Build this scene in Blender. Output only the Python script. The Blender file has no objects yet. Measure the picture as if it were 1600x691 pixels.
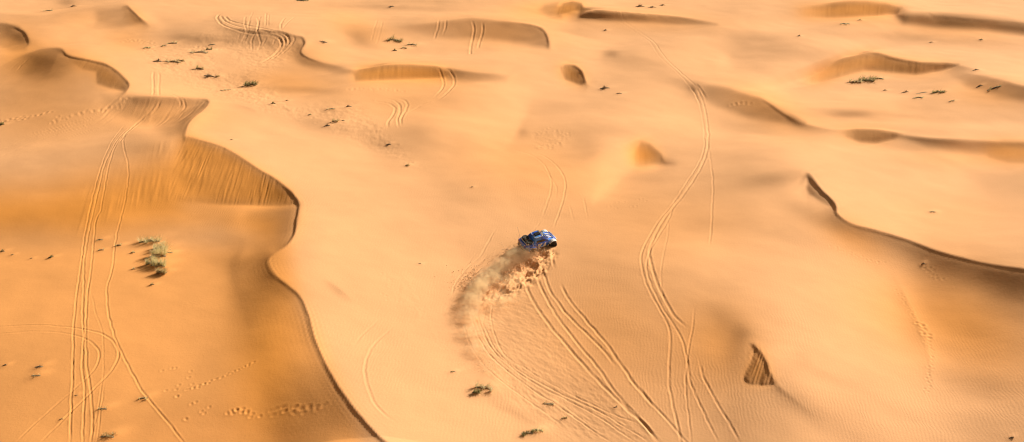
import math, random
import numpy as np

# ---------------------------------------------------------------------------
# 1.  LIE OF THE DUNES.
# How strongly each slope faces the sun, read off a survey picture
# (1600 x 691 units).  The heights of the real terrain mesh are integrated from these slopes
# further down.
# ---------------------------------------------------------------------------
SX, SY = 1600, 691
MX, MY = 160, 120            # margin kept round the survey
ST = 2                       # survey grid step
gx = np.arange(-MX, SX + MX + 1, ST).astype(np.float64)
gy = np.arange(-MY, SY + MY + 1, ST).astype(np.float64)
GX, GY = np.meshgrid(gx, gy)

BASE = np.array([
 [205,200,192,190,195,190,185,190,205,205,190,200,205,200,205,210,208],
 [185,200,198,185,185,190,190,185,200,205,190,192,195,190,190,190,190],
 [175,160,200,190,190,180,185,185,195,195,188,190,190,185,190,195,200],
 [165,165,205,205,185,185,190,190,200,190,188,185,200,190,188,185,190],
 [178,180,185,205,205,195,185,190,203,188,190,190,185,190,195,195,195],
 [175,172,165,175,205,200,190,188,198,195,190,182,180,200,195,190,185],
 [165,160,155,160,200,200,192,185,190,190,182,178,185,205,205,200,192],
 [150,150,155,160,175,205,198,188,185,185,178,175,178,188,200,205,200],
 [160,162,165,165,155,205,200,192,180,180,178,175,182,192,190,180,180],
 [160,162,165,168,155,190,203,190,180,172,170,165,187,200,195,165,165],
 [158,160,165,165,150,190,205,190,178,172,165,158,182,200,195,165,158],
 [158,160,163,160,147,190,207,195,182,175,170,160,184,194,190,168,162],
 [158,160,160,155,150,160,207,200,188,178,175,168,170,186,188,172,168],
 [158,160,158,150,145,150,205,206,195,182,178,172,163,174,182,175,172],
 [158,160,158,150,143,148,205,208,200,184,178,172,163,170,178,175,172]],
 dtype=np.float64)


def cubic_w(t):
    # Catmull-Rom weights
    return np.stack([-.5*t+t*t-.5*t**3, 1-2.5*t*t+1.5*t**3, .5*t+2*t*t-1.5*t**3, -.5*t*t+.5*t**3], 0)


def sample_cubic(A, fy, fx):
    ny, nx = A.shape
    fy = np.clip(fy, 0, ny-1.001); fx = np.clip(fx, 0, nx-1.001)
    iy = np.floor(fy).astype(int); ix = np.floor(fx).astype(int)
    wy = cubic_w(fy-iy); wx = cubic_w(fx-ix)
    out = np.zeros(fy.shape)
    for a in range(4):
        yy = np.clip(iy+a-1, 0, ny-1)
        for b in range(4):
            xx = np.clip(ix+b-1, 0, nx-1)
            out += wy[a]*wx[b]*A[yy, xx]
    return out


def sample_lin(A, fy, fx):
    ny, nx = A.shape
    fy = np.clip(fy, 0, ny-1.001); fx = np.clip(fx, 0, nx-1.001)
    iy = fy.astype(int); ix = fx.astype(int)
    ty = fy-iy; tx = fx-ix
    return ((A[iy, ix]*(1-tx)+A[iy, ix+1]*tx)*(1-ty) + (A[iy+1, ix]*(1-tx)+A[iy+1, ix+1]*tx)*ty)


def catmull(pts, step):
    """dense smooth curve through pts (any number of columns), about one sample per step (cols 0,1)"""
    P = np.array(pts, dtype=np.float64)
    if len(P) < 3:
        n = max(2, int(np.hypot(*(P[1, :2]-P[0, :2]))/step)+1)
        t = np.linspace(0, 1, n)[:, None]
        return P[0]*(1-t)+P[1]*t
    E = np.vstack([2*P[0]-P[1], P, 2*P[-1]-P[-2]])
    out = []
    for i in range(1, len(E)-2):
        n = max(1, int(np.hypot(*(E[i+1, :2]-E[i, :2]))/step))
        t = np.arange(n)/n
        w = cubic_w(t)
        seg = w[0][:, None]*E[i-1]+w[1][:, None]*E[i]+w[2][:, None]*E[i+1]+w[3][:, None]*E[i+2]
        # widths/amplitudes: plain linear, so they never overshoot
        if P.shape[1] > 2:
            seg[:, 2:] = E[i, 2:]*(1-t[:, None])+E[i+1, 2:]*t[:, None]
        out.append(seg)
    out.append(P[-1:])
    return np.vstack(out)


NEG_BAND, NEG_BLOB = 1.5, 1.45
TONE = np.zeros(GX.shape)
RED = np.zeros(GX.shape)      # redder sand, plus deeper red painted in where slopes lie in shade


def window(x0, y0, x1, y1):
    i0 = max(0, int((y0+MY)/ST)); i1 = min(len(gy), int((y1+MY)/ST)+2)
    j0 = max(0, int((x0+MX)/ST)); j1 = min(len(gx), int((x1+MX)/ST)+2)
    return slice(i0, i1), slice(j0, j1)


def band(pts, soft=1.2, arr=None):
    """crest line; pts (x, y, ampL, widthL, ampR, widthR); R is the walker's right seen in the picture"""
    arr = TONE if arr is None else arr
    C = catmull(pts, 2.0)
    R = 3.2*max(C[:, 3].max(), C[:, 5].max())+4
    sl = window(C[:, 0].min()-R, C[:, 1].min()-R, C[:, 0].max()+R, C[:, 1].max()+R)
    X = GX[sl]; Y = GY[sl]
    best = np.full(X.shape, 1e9); idx = np.zeros(X.shape, int)
    for k in range(len(C)):
        d = (X-C[k, 0])**2+(Y-C[k, 1])**2
        m = d < best
        best[m] = d[m]; idx[m] = k
    D = np.sqrt(best)
    a = C[np.maximum(idx-1, 0)]; b = C[np.minimum(idx+1, len(C)-1)]
    dx = b[..., 0]-a[..., 0]; dy = b[..., 1]-a[..., 1]
    L = np.hypot(dx, dy)+1e-9
    c = C[idx]
    s = (dx*(Y-c[..., 1])-dy*(X-c[..., 0]))/L      # >0 on the right
    # past an end the sign is meaningless: fade with the along distance
    along = np.abs((dx*(X-c[..., 0])+dy*(Y-c[..., 1]))/L)
    endm = ((idx == 0) | (idx == len(C)-1))
    r = np.clip(s/soft*.5+.5, 0, 1)
    fade = np.where(endm, np.exp(-along/6.0), 1.0)
    val = (c[..., 2]*np.exp(-(D/np.maximum(c[..., 3], .5)))*(1-r)+c[..., 4]*np.exp(-(D/np.maximum(c[..., 5], .5)))*r)*fade
    if arr is TONE:
        val = np.where(val < 0, val*NEG_BAND, val)
    arr[sl] += val


def poly_sd(pts, X, Y):
    P = np.array(pts, dtype=np.float64)
    inside = np.zeros(X.shape, bool); best = np.full(X.shape, 1e9)
    n = len(P)
    for i in range(n):
        x0, y0 = P[i]; x1, y1 = P[(i+1) % n]
        dx, dy = x1-x0, y1-y0
        t = np.clip(((X-x0)*dx+(Y-y0)*dy)/(dx*dx+dy*dy+1e-9), 0, 1)
        best = np.minimum(best, (X-x0-t*dx)**2+(Y-y0-t*dy)**2)
        cond = (y0 > Y) != (y1 > Y)
        with np.errstate(divide='ignore', invalid='ignore'):
            xi = x0+(Y-y0)*dx/(dy if dy != 0 else 1e-9)
        inside ^= cond & (X < xi)
    d = np.sqrt(best)
    return np.where(inside, d, -d)


def poly(pts, val, blur=2.0, mixv=1.0, arr=None):
    arr = TONE if arr is None else arr
    P = np.array(pts)
    sl = window(P[:, 0].min()-blur*2, P[:, 1].min()-blur*2, P[:, 0].max()+blur*2, P[:, 1].max()+blur*2)
    sd = poly_sd(pts, GX[sl], GY[sl])
    m = np.clip(sd/blur*.5+.5, 0, 1); m = m*m*(3-2*m)*mixv
    if isinstance(val, tuple):      # a face that darkens from its left end to its right end
        t = np.clip((GX[sl]-P[:, 0].min())/(P[:, 0].max()-P[:, 0].min()), 0, 1)
        if len(val) == 3:           # third entry: the left end melts into the slope
            m = m*np.clip(t/val[2], 0, 1)
        val = val[0]*(1-t)+val[1]*t
    arr[sl] = arr[sl]*(1-m)+val*m


def blob(x, y, rx, ry, ang, amp, arr=None):
    arr = TONE if arr is None else arr
    R = 2.6*max(rx, ry)
    sl = window(x-R, y-R, x+R, y+R)
    c, s = math.cos(math.radians(ang)), math.sin(math.radians(ang))
    X = GX[sl]-x; Y = GY[sl]-y
    u = (X*c+Y*s)/rx; v = (-X*s+Y*c)/ry
    if arr is TONE and amp < 0:
        amp *= NEG_BLOB
    arr[sl] += amp*np.exp(-(u*u+v*v)*1.1)
TONE[:] = sample_cubic(BASE, GY/50.0, GX/100.0)
TONE += 9*np.clip((330-GX)/120, 0, 1)*np.clip((GY-370)/40, 0, 1)

# --- broad soft shading ------------------------------------------------------
blob(66, 103, 44, 20, -4, -50)            # shaded hollow left of the near-left crest
blob(60, 88, 25, 9, 0, -14)
blob(105, 4, 14, 6, 0, -22)
blob(180, 38, 40, 4, 0, -8)
blob(420, 118, 60, 26, 10, -8)
blob(455, 137, 45, 7, 4, -12)
blob(480, 90, 22, 14, 10, -12)
blob(565, 60, 36, 14, 30, -12)
blob(590, 48, 22, 8, 0, -8)
blob(835, 58, 18, 14, 20, -20)
blob(680, 45, 40, 12, 0, -18)
blob(640, 70, 60, 10, 0, 6)
blob(955, 84, 14, 7, 10, -24)
blob(1040, 252, 22, 6, 8, -22)
blob(1000, 135, 40, 20, 0, -4)
blob(1060, 128, 40, 12, 20, -18)
blob(1085, 138, 12, 8, 0, -28)
blob(1130, 95, 14, 10, 0, 10)
blob(1150, 70, 40, 12, 0, -8)
blob(1240, 100, 60, 20, 0, 2)
blob(1330, 175, 60, 10, 3, -12)
blob(1480, 70, 120, 12, 0, -4)
blob(1408, 18, 12, 8, 0, -30)
blob(1495, 110, 22, 9, 0, -22)
blob(1480, 125, 30, 8, 0, -10)
blob(1550, 232, 60, 14, 2, -18)
blob(1580, 195, 50, 12, 0, 6)
blob(1225, 275, 50, 10, -6, -12)
blob(1270, 335, 50, 14, 25, -16)
blob(1130, 380, 90, 30, 0, 4)
blob(1125, 495, 45, 26, 35, -14)
blob(1150, 545, 22, 36, 0, -16)
blob(1160, 522, 16, 14, 0, -14)
blob(1255, 635, 60, 18, 38, -17)
blob(1330, 470, 90, 60, 25, 5)
blob(1255, 555, 22, 16, 0, -8)
blob(1440, 565, 30, 22, 0, 8)
blob(1500, 510, 60, 34, 30, -10)
blob(1430, 420, 26, 50, 35, 0)
blob(1590, 452, 60, 28, 20, -22)
blob(1540, 425, 60, 20, 15, -12)
blob(1480, 420, 60, 16, 20, -10)
blob(510, 230, 120, 22, 10, 3)
blob(720, 210, 60, 20, 0, -2)
blob(870, 330, 60, 40, 0, 2)
blob(880, 470, 120, 40, 30, -4)
blob(60, 345, 90, 22, -3, -3)           # orange slope on the left
blob(160, 320, 80, 30, 0, -3)
blob(120, 200, 90, 30, -10, 6)
blob(50, 232, 100, 12, -12, 7)
blob(290, 225, 12, 12, 0, -20)
blob(225, 225, 60, 16, -6, -6)
blob(470, 430, 20, 12, 20, 6)
blob(450, 600, 16, 60, -18, 10)
blob(490, 640, 26, 50, -25, -14)
blob(530, 660, 20, 40, -30, -14)
blob(525, 455, 24, 6, 35, -10)
blob(540, 660, 10, 12, 0, 0)
blob(720, 580, 34, 60, -30, 3)
blob(765, 618, 20, 8, 30, -6)
blob(790, 640, 40, 6, 24, -8)
blob(845, 675, 34, 8, 10, 4)
blob(730, 500, 14, 44, -18, 6)
blob(490, 192, 34, 8, 10, -6)
blob(600, 225, 34, 7, 10, -14)
blob(520, 175, 30, 8, 10, -6)


blob(790, 185, 34, 50, 18, 9); blob(770, 225, 40, 20, -20, 5)
blob(955, 262, 26, 42, 12, 14); blob(935, 300, 34, 18, -35, 8)
blob(400, 500, 40, 60, 0, -6); blob(440, 640, 44, 60, -14, -14); blob(365, 425, 12, 20, 0, -6)
blob(420, 12, 90, 8, 0, 8); blob(395, 42, 60, 12, 8, -8); blob(515, 50, 34, 12, 10, 8); blob(530, 92, 40, 7, 8, 6)
blob(700, 90, 150, 7, 0, 8); blob(740, 24, 110, 5, 0, 8); blob(935, 75, 24, 14, 0, 8)
blob(1250, 150, 80, 12, 10, 5); blob(1500, 175, 100, 10, 0, 6); blob(1520, 14, 80, 8, 5, 5); blob(1560, 100, 50, 12, 10, 8)
blob(1215, 70, 60, 14, 8, -8); blob(1340, 60, 120, 12, 0, 5)
blob(1000, 300, 80, 20, 0, -4); blob(1110, 330, 60, 40, 0, -3)
blob(960, 430, 70, 30, 25, -5); blob(1000, 560, 80, 50, 30, -2)
blob(640, 60, 24, 6, 0, -6); blob(620, 62, 50, 18, 10, -5)
blob(880, 60, 30, 6, 10, 6)


# faces of the far dunes
poly([(262,48),(300,40),(345,30),(400,38),(450,46),(472,60),(466,80),(440,86),(400,72),(340,70),(290,67)], (166, 160), 13)
blob(285, 58, 30, 7, 6, -9); blob(400, 62, 34, 9, 10, -8)
poly([(640,50),(690,36),(735,29),(790,33),(828,38),(846,45),(856,60),(858,76),(820,68),(760,60),(700,60)], (152, 148, .18), 7)
poly([(470,78),(480,88),(505,97),(545,106),(560,112),(520,116),(480,106),(462,92)], 150, 7)
poly([(385,108),(440,100),(500,110),(556,128),(530,142),(480,149),(410,147),(370,132)], 170, 8)
poly([(700,108),(740,112),(800,118),(790,128),(740,128),(700,124)], (140, 178), 6)
poly([(-20,36),(10,37),(30,42),(42,54),(46,68),(40,80),(20,80),(-20,66)], (158, 140), 4)
poly([(160,150),(200,152),(240,156),(222,172),(195,182),(165,170)], (170, 146), 11)
poly([(196,154),(270,153),(322,156),(326,163),(302,184),(288,210),(262,214),(235,196),(200,180),(185,166)], (148, 156), 13)
poly([(200,153),(270,153),(322,156),(318,166),(270,165),(215,165)], (134, 146), 6)
poly([(850,8),(872,4),(876,26),(858,26),(842,18)], (180, 158), 6)
poly([(905,12),(950,18),(1000,23),(1060,28),(1120,38),(1060,38),(1000,34),(950,32),(905,26)], (118, 158), 4)
poly([(1402,22),(1430,23),(1480,24),(1540,29),(1620,39),(1780,58),(1780,78),(1620,56),(1540,46),(1460,42),(1412,36)], (112, 98), 7)
poly([(1488,117),(1530,118),(1570,124),(1620,136),(1780,165),(1780,200),(1620,162),(1560,150),(1510,134)], (150, 128), 8)
poly([(1098,135),(1140,138),(1185,151),(1205,162),(1228,178),(1256,193),(1220,191),(1170,185),(1120,166),(1095,150)], (150, 128), 8)
poly([(1408,212),(1450,217),(1520,221),(1620,224),(1760,228),(1760,256),(1620,250),(1520,238),(1450,228)], (140, 158), 7)
poly([(1136,66),(1180,56),(1260,64),(1300,84),(1250,100),(1180,104),(1140,96)], 174, 14)
poly([(150,16),(195,9),(203,20),(216,36),(190,42),(150,38)], (176, 146), 7)

# --- slip faces --------------------------------------------------------------
SLIPS = [
 # polygon, tone, soft edge, streak direction in degrees (0 = across the picture)
 ([(288,214),(305,217),(325,223),(350,231),(375,245),(400,262),(430,280),(455,300),(467,318),(440,322),(400,321),(340,319),(300,316),(262,312),(268,275),(280,235)], (152, 124, .14), 3.0),
 ([(99,82),(110,88),(135,93),(162,98),(183,112),(200,130),(196,142),(172,137),(152,131),(150,112),(128,108),(115,98)], 132, 2.5),
 ([(198,10),(204,15),(212,22),(222,32),(230,38),(212,34),(205,28),(201,18)], 138, 2.0),
 ([(552,112),(562,106),(600,102),(640,103),(680,106),(705,114),(700,121),(660,122),(610,124),(556,127)], (146, 134), 2.2),
 ([(872,14),(880,6),(893,2),(908,6),(914,14),(895,18),(880,22),(870,24)], (146, 134), 2.2),
 ([(872,106),(886,101),(898,103),(908,112),(915,130),(908,133),(898,129),(884,124),(878,114)], (158, 112, .3), 2.2),
 ([(985,228),(1000,221),(1015,226),(1030,240),(1034,250),(1010,258),(992,260),(984,245)], (172, 132, .35), 5.0),
 ([(1240,14),(1290,9),(1350,4),(1385,5),(1410,12),(1402,20),(1370,24),(1310,28),(1258,27)], (168, 132, .35), 3.0),
 ([(1256,124),(1280,106),(1310,94),(1350,83),(1372,84),(1400,92),(1440,99),(1498,101),(1470,110),(1430,116),(1390,113),(1350,110),(1320,118),(1285,129),(1262,129)], (158, 92, .2), 3.0),
 ([(1310,206),(1335,202),(1370,204),(1408,211),(1398,217),(1370,223),(1345,222),(1322,214)], (150, 122, .3), 2.5),
 ([(1538,226),(1570,220),(1620,222),(1620,256),(1575,254),(1545,246)], 150, 4.0),
 ([(1178,538),(1186,545),(1193,556),(1200,572),(1210,594),(1210,600),(1190,601),(1170,599),(1162,591),(1166,580),(1174,566),(1179,552)], 114, 2.5),
]
for P_, v_, b_ in SLIPS:
    poly(P_, v_, b_)


# more of the far field
blob(30, 60, 30, 10, 20, -24); blob(150, 35, 90, 6, -6, 9); blob(320, 62, 70, 9, 3, -18); blob(250, 50, 40, 10, 0, 8)
blob(235, 30, 26, 8, 30, 12); blob(300, 12, 60, 8, 0, 6); blob(620, 12, 120, 5, 2, -12); blob(560, 30, 80, 8, 4, 9)
blob(500, 62, 26, 12, 30, 12); blob(560, 58, 26, 16, 40, -15); blob(590, 84, 80, 7, 4, 12); blob(640, 40, 30, 10, 0, -15)
blob(400, 125, 90, 12, 6, -12); blob(470, 140, 60, 6, 4, -15); blob(330, 130, 60, 20, 10, 0)
blob(770, 16, 80, 7, 0, 12); blob(850, 18, 26, 8, 0, -12); blob(990, 45, 70, 12, 3, -15); blob(960, 30, 70, 6, 3, -18)
blob(915, 85, 34, 18, 25, 12); blob(975, 96, 60, 10, 6, -12); blob(1060, 100, 60, 26, 10, 8); blob(1150, 55, 90, 8, 5, -12); blob(1230, 80, 80, 12, 10, -15)
blob(1110, 55, 40, 10, 0, 12); blob(1135, 100, 16, 10, 20, 12); blob(1180, 110, 60, 10, 6, -9)
blob(1200, 40, 60, 10, 0, 9); blob(1330, 45, 90, 8, 2, 9); blob(1440, 60, 120, 7, 3, -12); blob(1500, 82, 120, 8, 4, 10)
blob(1250, 120, 26, 14, 0, 9); blob(1340, 150, 90, 8, 2, 12); blob(1300, 165, 90, 7, 4, 12); blob(1330, 178, 34, 5, 0, -21); blob(1500, 195, 120, 8, 2, 12)
blob(1180, 215, 120, 8, 6, 12); blob(1130, 240, 120, 10, 3, -9); blob(1250, 245, 120, 8, 4, 9); blob(1420, 240, 100, 8, 3, 12); blob(1200, 285, 60, 12, -5, -12)
blob(1020, 185, 90, 14, 4, 8); blob(930, 205, 70, 14, 0, -12); blob(880, 170, 50, 14, 0, -12); blob(1000, 280, 70, 12, -8, -10)
blob(560, 205, 90, 12, 8, -9); blob(690, 175, 70, 12, 0, 9); blob(650, 205, 40, 10, 0, -9); blob(740, 245, 70, 12, 4, 8); blob(650, 300, 90, 20, 0, -4)
blob(480, 215, 90, 10, 18, 9); blob(430, 205, 40, 8, 20, -6); blob(900, 360, 100, 22, 0, 4); blob(1130, 400, 110, 22, 6, 6); blob(1120, 350, 60, 14, 0, -7)
blob(560, 500, 90, 12, 35, -4); blob(640, 430, 60, 14, 30, 5); blob(680, 560, 60, 14, 40, 5); blob(780, 660, 50, 12, 25, 5)
blob(1300, 590, 60, 12, 20, -10); blob(1400, 620, 90, 14, 10, 6); blob(1500, 590, 90, 14, 10, -7); blob(1540, 640, 90, 14, 5, 6); blob(1350, 560, 50, 18, 10, 7)
blob(100, 290, 120, 10, -4, -4); blob(230, 400, 120, 16, 0, 6); blob(200, 520, 120, 40, 20, 4); blob(60, 620, 90, 40, 0, -4); blob(300, 650, 90, 30, 0, -5)
blob(1375, 12, 30, 9, 0, -8); blob(440, 300, 40, 22, 30, -12); blob(230, 290, 50, 30, 0, -5); blob(280, 285, 14, 40, 10, 4); blob(900, 116, 12, 14, 20, -8)
# --- crest lines -------------------------------------------------------------
band([(285,222,4,10,0,6),(290,214,8,20,-10,5),(320,222,8,20,-16,5),(350,231,8,22,-18,5),(400,262,8,22,-22,6),(430,280,6,22,-24,7),
      (455,300,6,20,-34,8),(467,318,6,20,-70,7),(464,340,6,20,-85,7),(460,365,6,20,-85,8),(450,382,4,15,-60,10),(430,396,0,10,-16,12),
      (419,408,4,12,-40,24),(428,428,8,16,-62,26),(450,447,10,18,-50,18),(468,462,12,20,-46,14),(480,488,14,22,-50,14),(492,530,14,22,-56,14),
      (512,575,14,22,-60,16),(545,628,14,22,-72,20),(585,675,14,22,-80,24),(640,730,14,22,-80,26),(700,800,0,22,0,26)])
# shelf crest above the left bowl
band([(196,154,0,8,0,10),(208,153,6,8,-26,10),(235,152,8,8,-30,12),(270,153,8,8,-24,12),(305,154,10,8,-18,12),(322,155,12,8,-40,14),(327,160,12,12,-46,12),
      (318,172,10,16,-44,16),(300,187,10,18,-38,20),(292,200,10,18,-44,14),(289,214,8,14,-40,8),(292,222,0,12,0,8)])
# near-left crest
band([(0,104,4,8,-8,12),(28,90,5,8,-12,14),(60,78,6,10,-22,18),(85,75,6,10,-36,20),(97,77,8,8,-62,10),(104,85,10,10,-60,6),(120,90,12,12,-34,6),(150,96,14,14,-26,5),
      (172,103,14,16,-26,5),(190,117,12,16,-30,5),(202,131,10,14,-46,6),(198,143,4,10,-60,6),(190,150,0,10,-20,6),(184,156,0,10,0,10)])
band([(-20,36,0,6,-20,8),(5,37,2,6,-26,8),(25,42,2,6,-34,8),(38,50,2,8,-46,8),(44,62,0,8,-46,6),(44,70,0,6,0,6)])
band([(188,10,0,6,0,5),(198,9,6,8,-36,8),(204,14,8,10,-40,6),(216,26,8,12,-40,5),(228,37,6,12,-30,5),(236,42,0,10,0,6)])
band([(335,40,0,5,0,8),(360,44,4,6,-22,8),(400,47,4,6,-40,12),(440,50,4,6,-34,10),(460,56,4,6,-30,10),(473,58,8,8,-50,6),(477,68,10,14,-58,7),(470,80,8,16,-56,10),
      (480,90,8,18,-50,9),(505,99,8,20,-34,9),(540,106,6,20,-14,9),(560,108,0,10,0,6)])
band([(556,108,2,5,-5,3),(600,101,4,6,-14,3),(650,102,5,6,-10,3),(690,106,6,8,-24,6),(720,112,4,8,-26,9),(760,117,2,8,-16,9),(790,118,0,8,0,8)])
band([(610,44,0,6,0,10),(680,36,2,8,-16,14),(740,29,6,8,-8,10),(790,34,10,9,-16,8),(825,38,12,12,-22,8),(845,44,12,14,-30,7),(855,56,12,16,-36,6),(858,72,6,10,-50,5),(856,78,0,10,0,4)])
band([(895,2,0,5,0,3),(908,5,4,6,-26,6),(914,14,8,8,-24,9),(945,17,10,9,-26,8),(1000,22,10,9,-26,6),(1060,27,8,9,-26,6),(1100,33,4,9,-14,7),(1130,40,0,9,0,8)])
band([(870,22,0,4,0,3),(885,20,0,4,-14,6),(905,20,0,4,-46,9),(940,24,0,4,-20,8),(960,30,0,4,0,8)])
band([(888,100,0,6,0,4),(900,103,6,8,-30,6),(910,113,10,10,-52,7),(916,130,8,10,-52,6),(922,134,0,8,-10,8),(935,138,0,8,0,8)])
band([(915,96,0,6,0,10),(935,128,2,9,-2,9),(960,136,0,8,0,8)])
band([(1096,134,0,8,0,8),(1110,133,4,8,-8,16),(1140,139,8,9,-8,18),(1170,149,10,9,-8,18),(1187,153,12,10,-10,16),(1205,164,12,12,-20,12),(1228,180,12,14,-36,8),(1250,192,10,14,-60,8),
      (1285,200,6,10,-24,8),(1310,203,5,8,-8,4),(1350,202,5,8,-10,3),(1390,206,6,8,-16,4),(1412,213,6,8,-40,6),(1450,218,6,10,-34,8),(1520,222,6,12,-30,10),(1620,224,6,12,-24,12),(1760,226,0,12,0,12)])
band([(1396,10,0,4,0,4),(1406,14,2,5,-20,6),(1404,24,4,6,-30,6),(1430,25,8,9,-6,10),(1470,27,10,9,-8,10),(1520,30,10,9,-12,9),(1570,35,10,9,-12,8),(1640,40,10,9,-12,9),(1760,50,0,9,0,9)])
band([(1260,118,0,4,0,3),(1300,97,3,6,-6,3),(1350,82,6,8,-14,4),(1372,84,6,8,-18,4),(1400,92,8,8,-22,4),(1440,98,8,8,-26,4),(1480,100,8,8,-40,4),(1505,104,6,8,-30,5),(1530,110,0,8,-6,6),(1550,113,0,8,0,5)])
band([(1490,112,0,8,0,8),(1520,116,4,10,-16,16),(1560,124,6,12,-26,18),(1620,138,6,12,-34,18),(1760,160,0,12,0,18)])
band([(1246,290,0,6,0,5),(1254,278,0,6,-20,6),(1262,272,6,6,-60,7),(1270,280,8,10,-86,8),(1285,299,8,14,-60,9),(1304,318,8,16,-66,9),(1308,334,10,18,-70,14),(1330,350,12,20,-62,20),
      (1370,361,12,22,-66,24),(1420,376,12,24,-66,28),(1470,394,12,26,-76,34),(1530,410,12,26,-60,44),(1600,421,12,26,-70,50),(1700,436,8,26,-62,50),(1780,446,0,26,0,44)])
band([(1268,290,0,4,0,5),(1266,280,0,5,30,5),(1258,284,0,5,-10,5),(1240,300,0,4,0,4)])
band([(1170,534,0,5,0,5),(1178,538,4,6,-46,8),(1188,549,8,8,-26,5),(1196,566,10,10,-20,4),(1210,594,10,12,-40,6),(1222,608,8,14,-30,10),(1250,630,4,14,-12,14),(1280,655,0,14,0,14)])
band([(500,432,0,6,0,4),(515,440,4,8,-14,5),(532,452,5,10,-18,5),(546,464,3,10,-8,5),(556,470,0,8,0,5)])
band([(355,160,0,5,0,4),(372,163,3,6,-12,4),(392,170,4,8,-16,4),(404,178,2,8,-8,4),(412,184,0,5,0,4)])
band([(395,146,0,5,0,5),(430,150,2,6,-0,5),(480,148,4,6,-6,7),(520,140,0,6,0,6)])
band([(700,510,0,10,0,10),(745,570,0,10,0,10),(790,625,0,10,-6,14),(840,665,0,14,-6,20),(880,700,0,14,0,20)])
band([(530,1,0,3,0,4),(690,1,3,5,-22,5),(725,4,0,3,0,4)])

band([(-20,20,0,8,0,20),(0,21,6,8,-8,20),(60,24,6,8,-8,22),(100,19,4,8,-8,20),(160,8,4,8,-8,16),(208,-2,0,8,0,16)])
band([(846,46,0,8,0,8),(880,51,-9,12,6,9),(915,59,-9,12,6,9),(945,63,-4,10,2,8),(970,64,0,8,0,8)])
band([(828,120,0,10,0,12),(828,145,-3,12,4,20),(824,170,-6,13,5,26),(812,198,-12,11,5,28),(800,222,-6,9,3,24),(785,242,0,8,0,12)], soft=8)
band([(452,336,0,10,0,8),(428,358,-12,16,-3,8),(388,384,-9,14,-4,9),(364,404,-12,14,-6,8),(362,430,-12,16,-6,9),(372,462,-14,26,-8,20),(384,500,-12,30,-9,26),(400,560,-5,34,-5,34),(420,630,0,34,0,34)], soft=5)
band([(950,225,0,12,0,10),(985,219,6,10,-8,6),(1010,222,6,8,-10,5),(1032,240,4,8,-24,5),(1040,252,2,8,-34,7),(1060,254,0,8,0,8)])
# flank of the big dome, right
band([(1395,425,0,30,0,30),(1418,470,8,34,-8,40),(1440,520,8,34,-8,50),(1455,570,4,34,-4,50),(1460,620,0,34,0,50)])

# --- redder sand, and shade tint put into its colour ------------------------------------------------
for P_, v_, b_ in SLIPS:
    poly(P_, .85 if b_ not in (2.5, 4.0) else .5, b_+5, arr=RED)
poly([(-160,300),(60,292),(200,262),(285,232),(300,320),(420,325),(455,340),(430,385),(340,350),(200,370),(140,380),(60,372),(-160,378)], .9, 44, arr=RED)
poly([(-160,380),(450,380),(470,480),(560,660),(600,811),(-160,811)], .62, 20, mixv=.9, arr=RED)
blob(200, 62, 40, 18, 0, .35, arr=RED); blob(560, 45, 60, 22, 20, .35, arr=RED); blob(450, 130, 70, 18, 5, .5, arr=RED)
blob(640, 150, 120, 40, 0, .25, arr=RED); blob(850, 14, 60, 14, 0, .5, arr=RED); blob(700, 120, 70, 14, 0, .3, arr=RED)
blob(830, 260, 160, 60, 10, .3, arr=RED); blob(1060, 350, 160, 60, 0, .22, arr=RED); blob(1500, 520, 160, 70, 20, .5, arr=RED)
blob(1500, 330, 120, 30, 0, .1, arr=RED); blob(1330, 14, 90, 16, 0, .3, arr=RED); blob(1380, 180, 120, 30, 0, .15, arr=RED)
blob(1250, 200, 80, 20, 0, .15, arr=RED); blob(1130, 560, 60, 60, 0, .25, arr=RED); blob(950, 540, 160, 90, 30, .3, arr=RED)
blob(1540, 240, 120, 20, 0, .4, arr=RED); blob(60, 180, 120, 50, 0, .35, arr=RED); blob(130, 30, 80, 20, 0, .25, arr=RED)


def box(A, r):
    """small separable blur"""
    for ax in (0, 1):
        k = np.zeros_like(A)
        for d in range(-r, r+1):
            k += np.roll(A, d, ax)
        A = k/(2*r+1)
    return A


blob(60, 100, 90, 40, 0, .6, arr=RED); blob(420, 560, 60, 160, 0, .35, arr=RED); blob(1500, 470, 140, 90, 15, .35, arr=RED)  # from here: warm shade of hollows and lee slopes painted into the sand colour
blob(1000, 460, 140, 90, 20, .15, arr=RED); blob(1190, 165, 70, 26, 18, .5, arr=RED); blob(1500, 44, 140, 18, 3, .5, arr=RED)
blob(780, 50, 100, 24, 3, .4, arr=RED); blob(1550, 145, 80, 22, 5, .5, arr=RED); blob(1120, 520, 70, 60, 0, .3, arr=RED)
blob(1000, 30, 120, 12, 3, .5, arr=RED); blob(260, 180, 90, 30, 0, .4, arr=RED); blob(20, 60, 40, 30, 0, .4, arr=RED)
blob(1330, 370, 60, 24, 25, .5, arr=RED); blob(480, 90, 60, 24, 10, .3, arr=RED)
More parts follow.
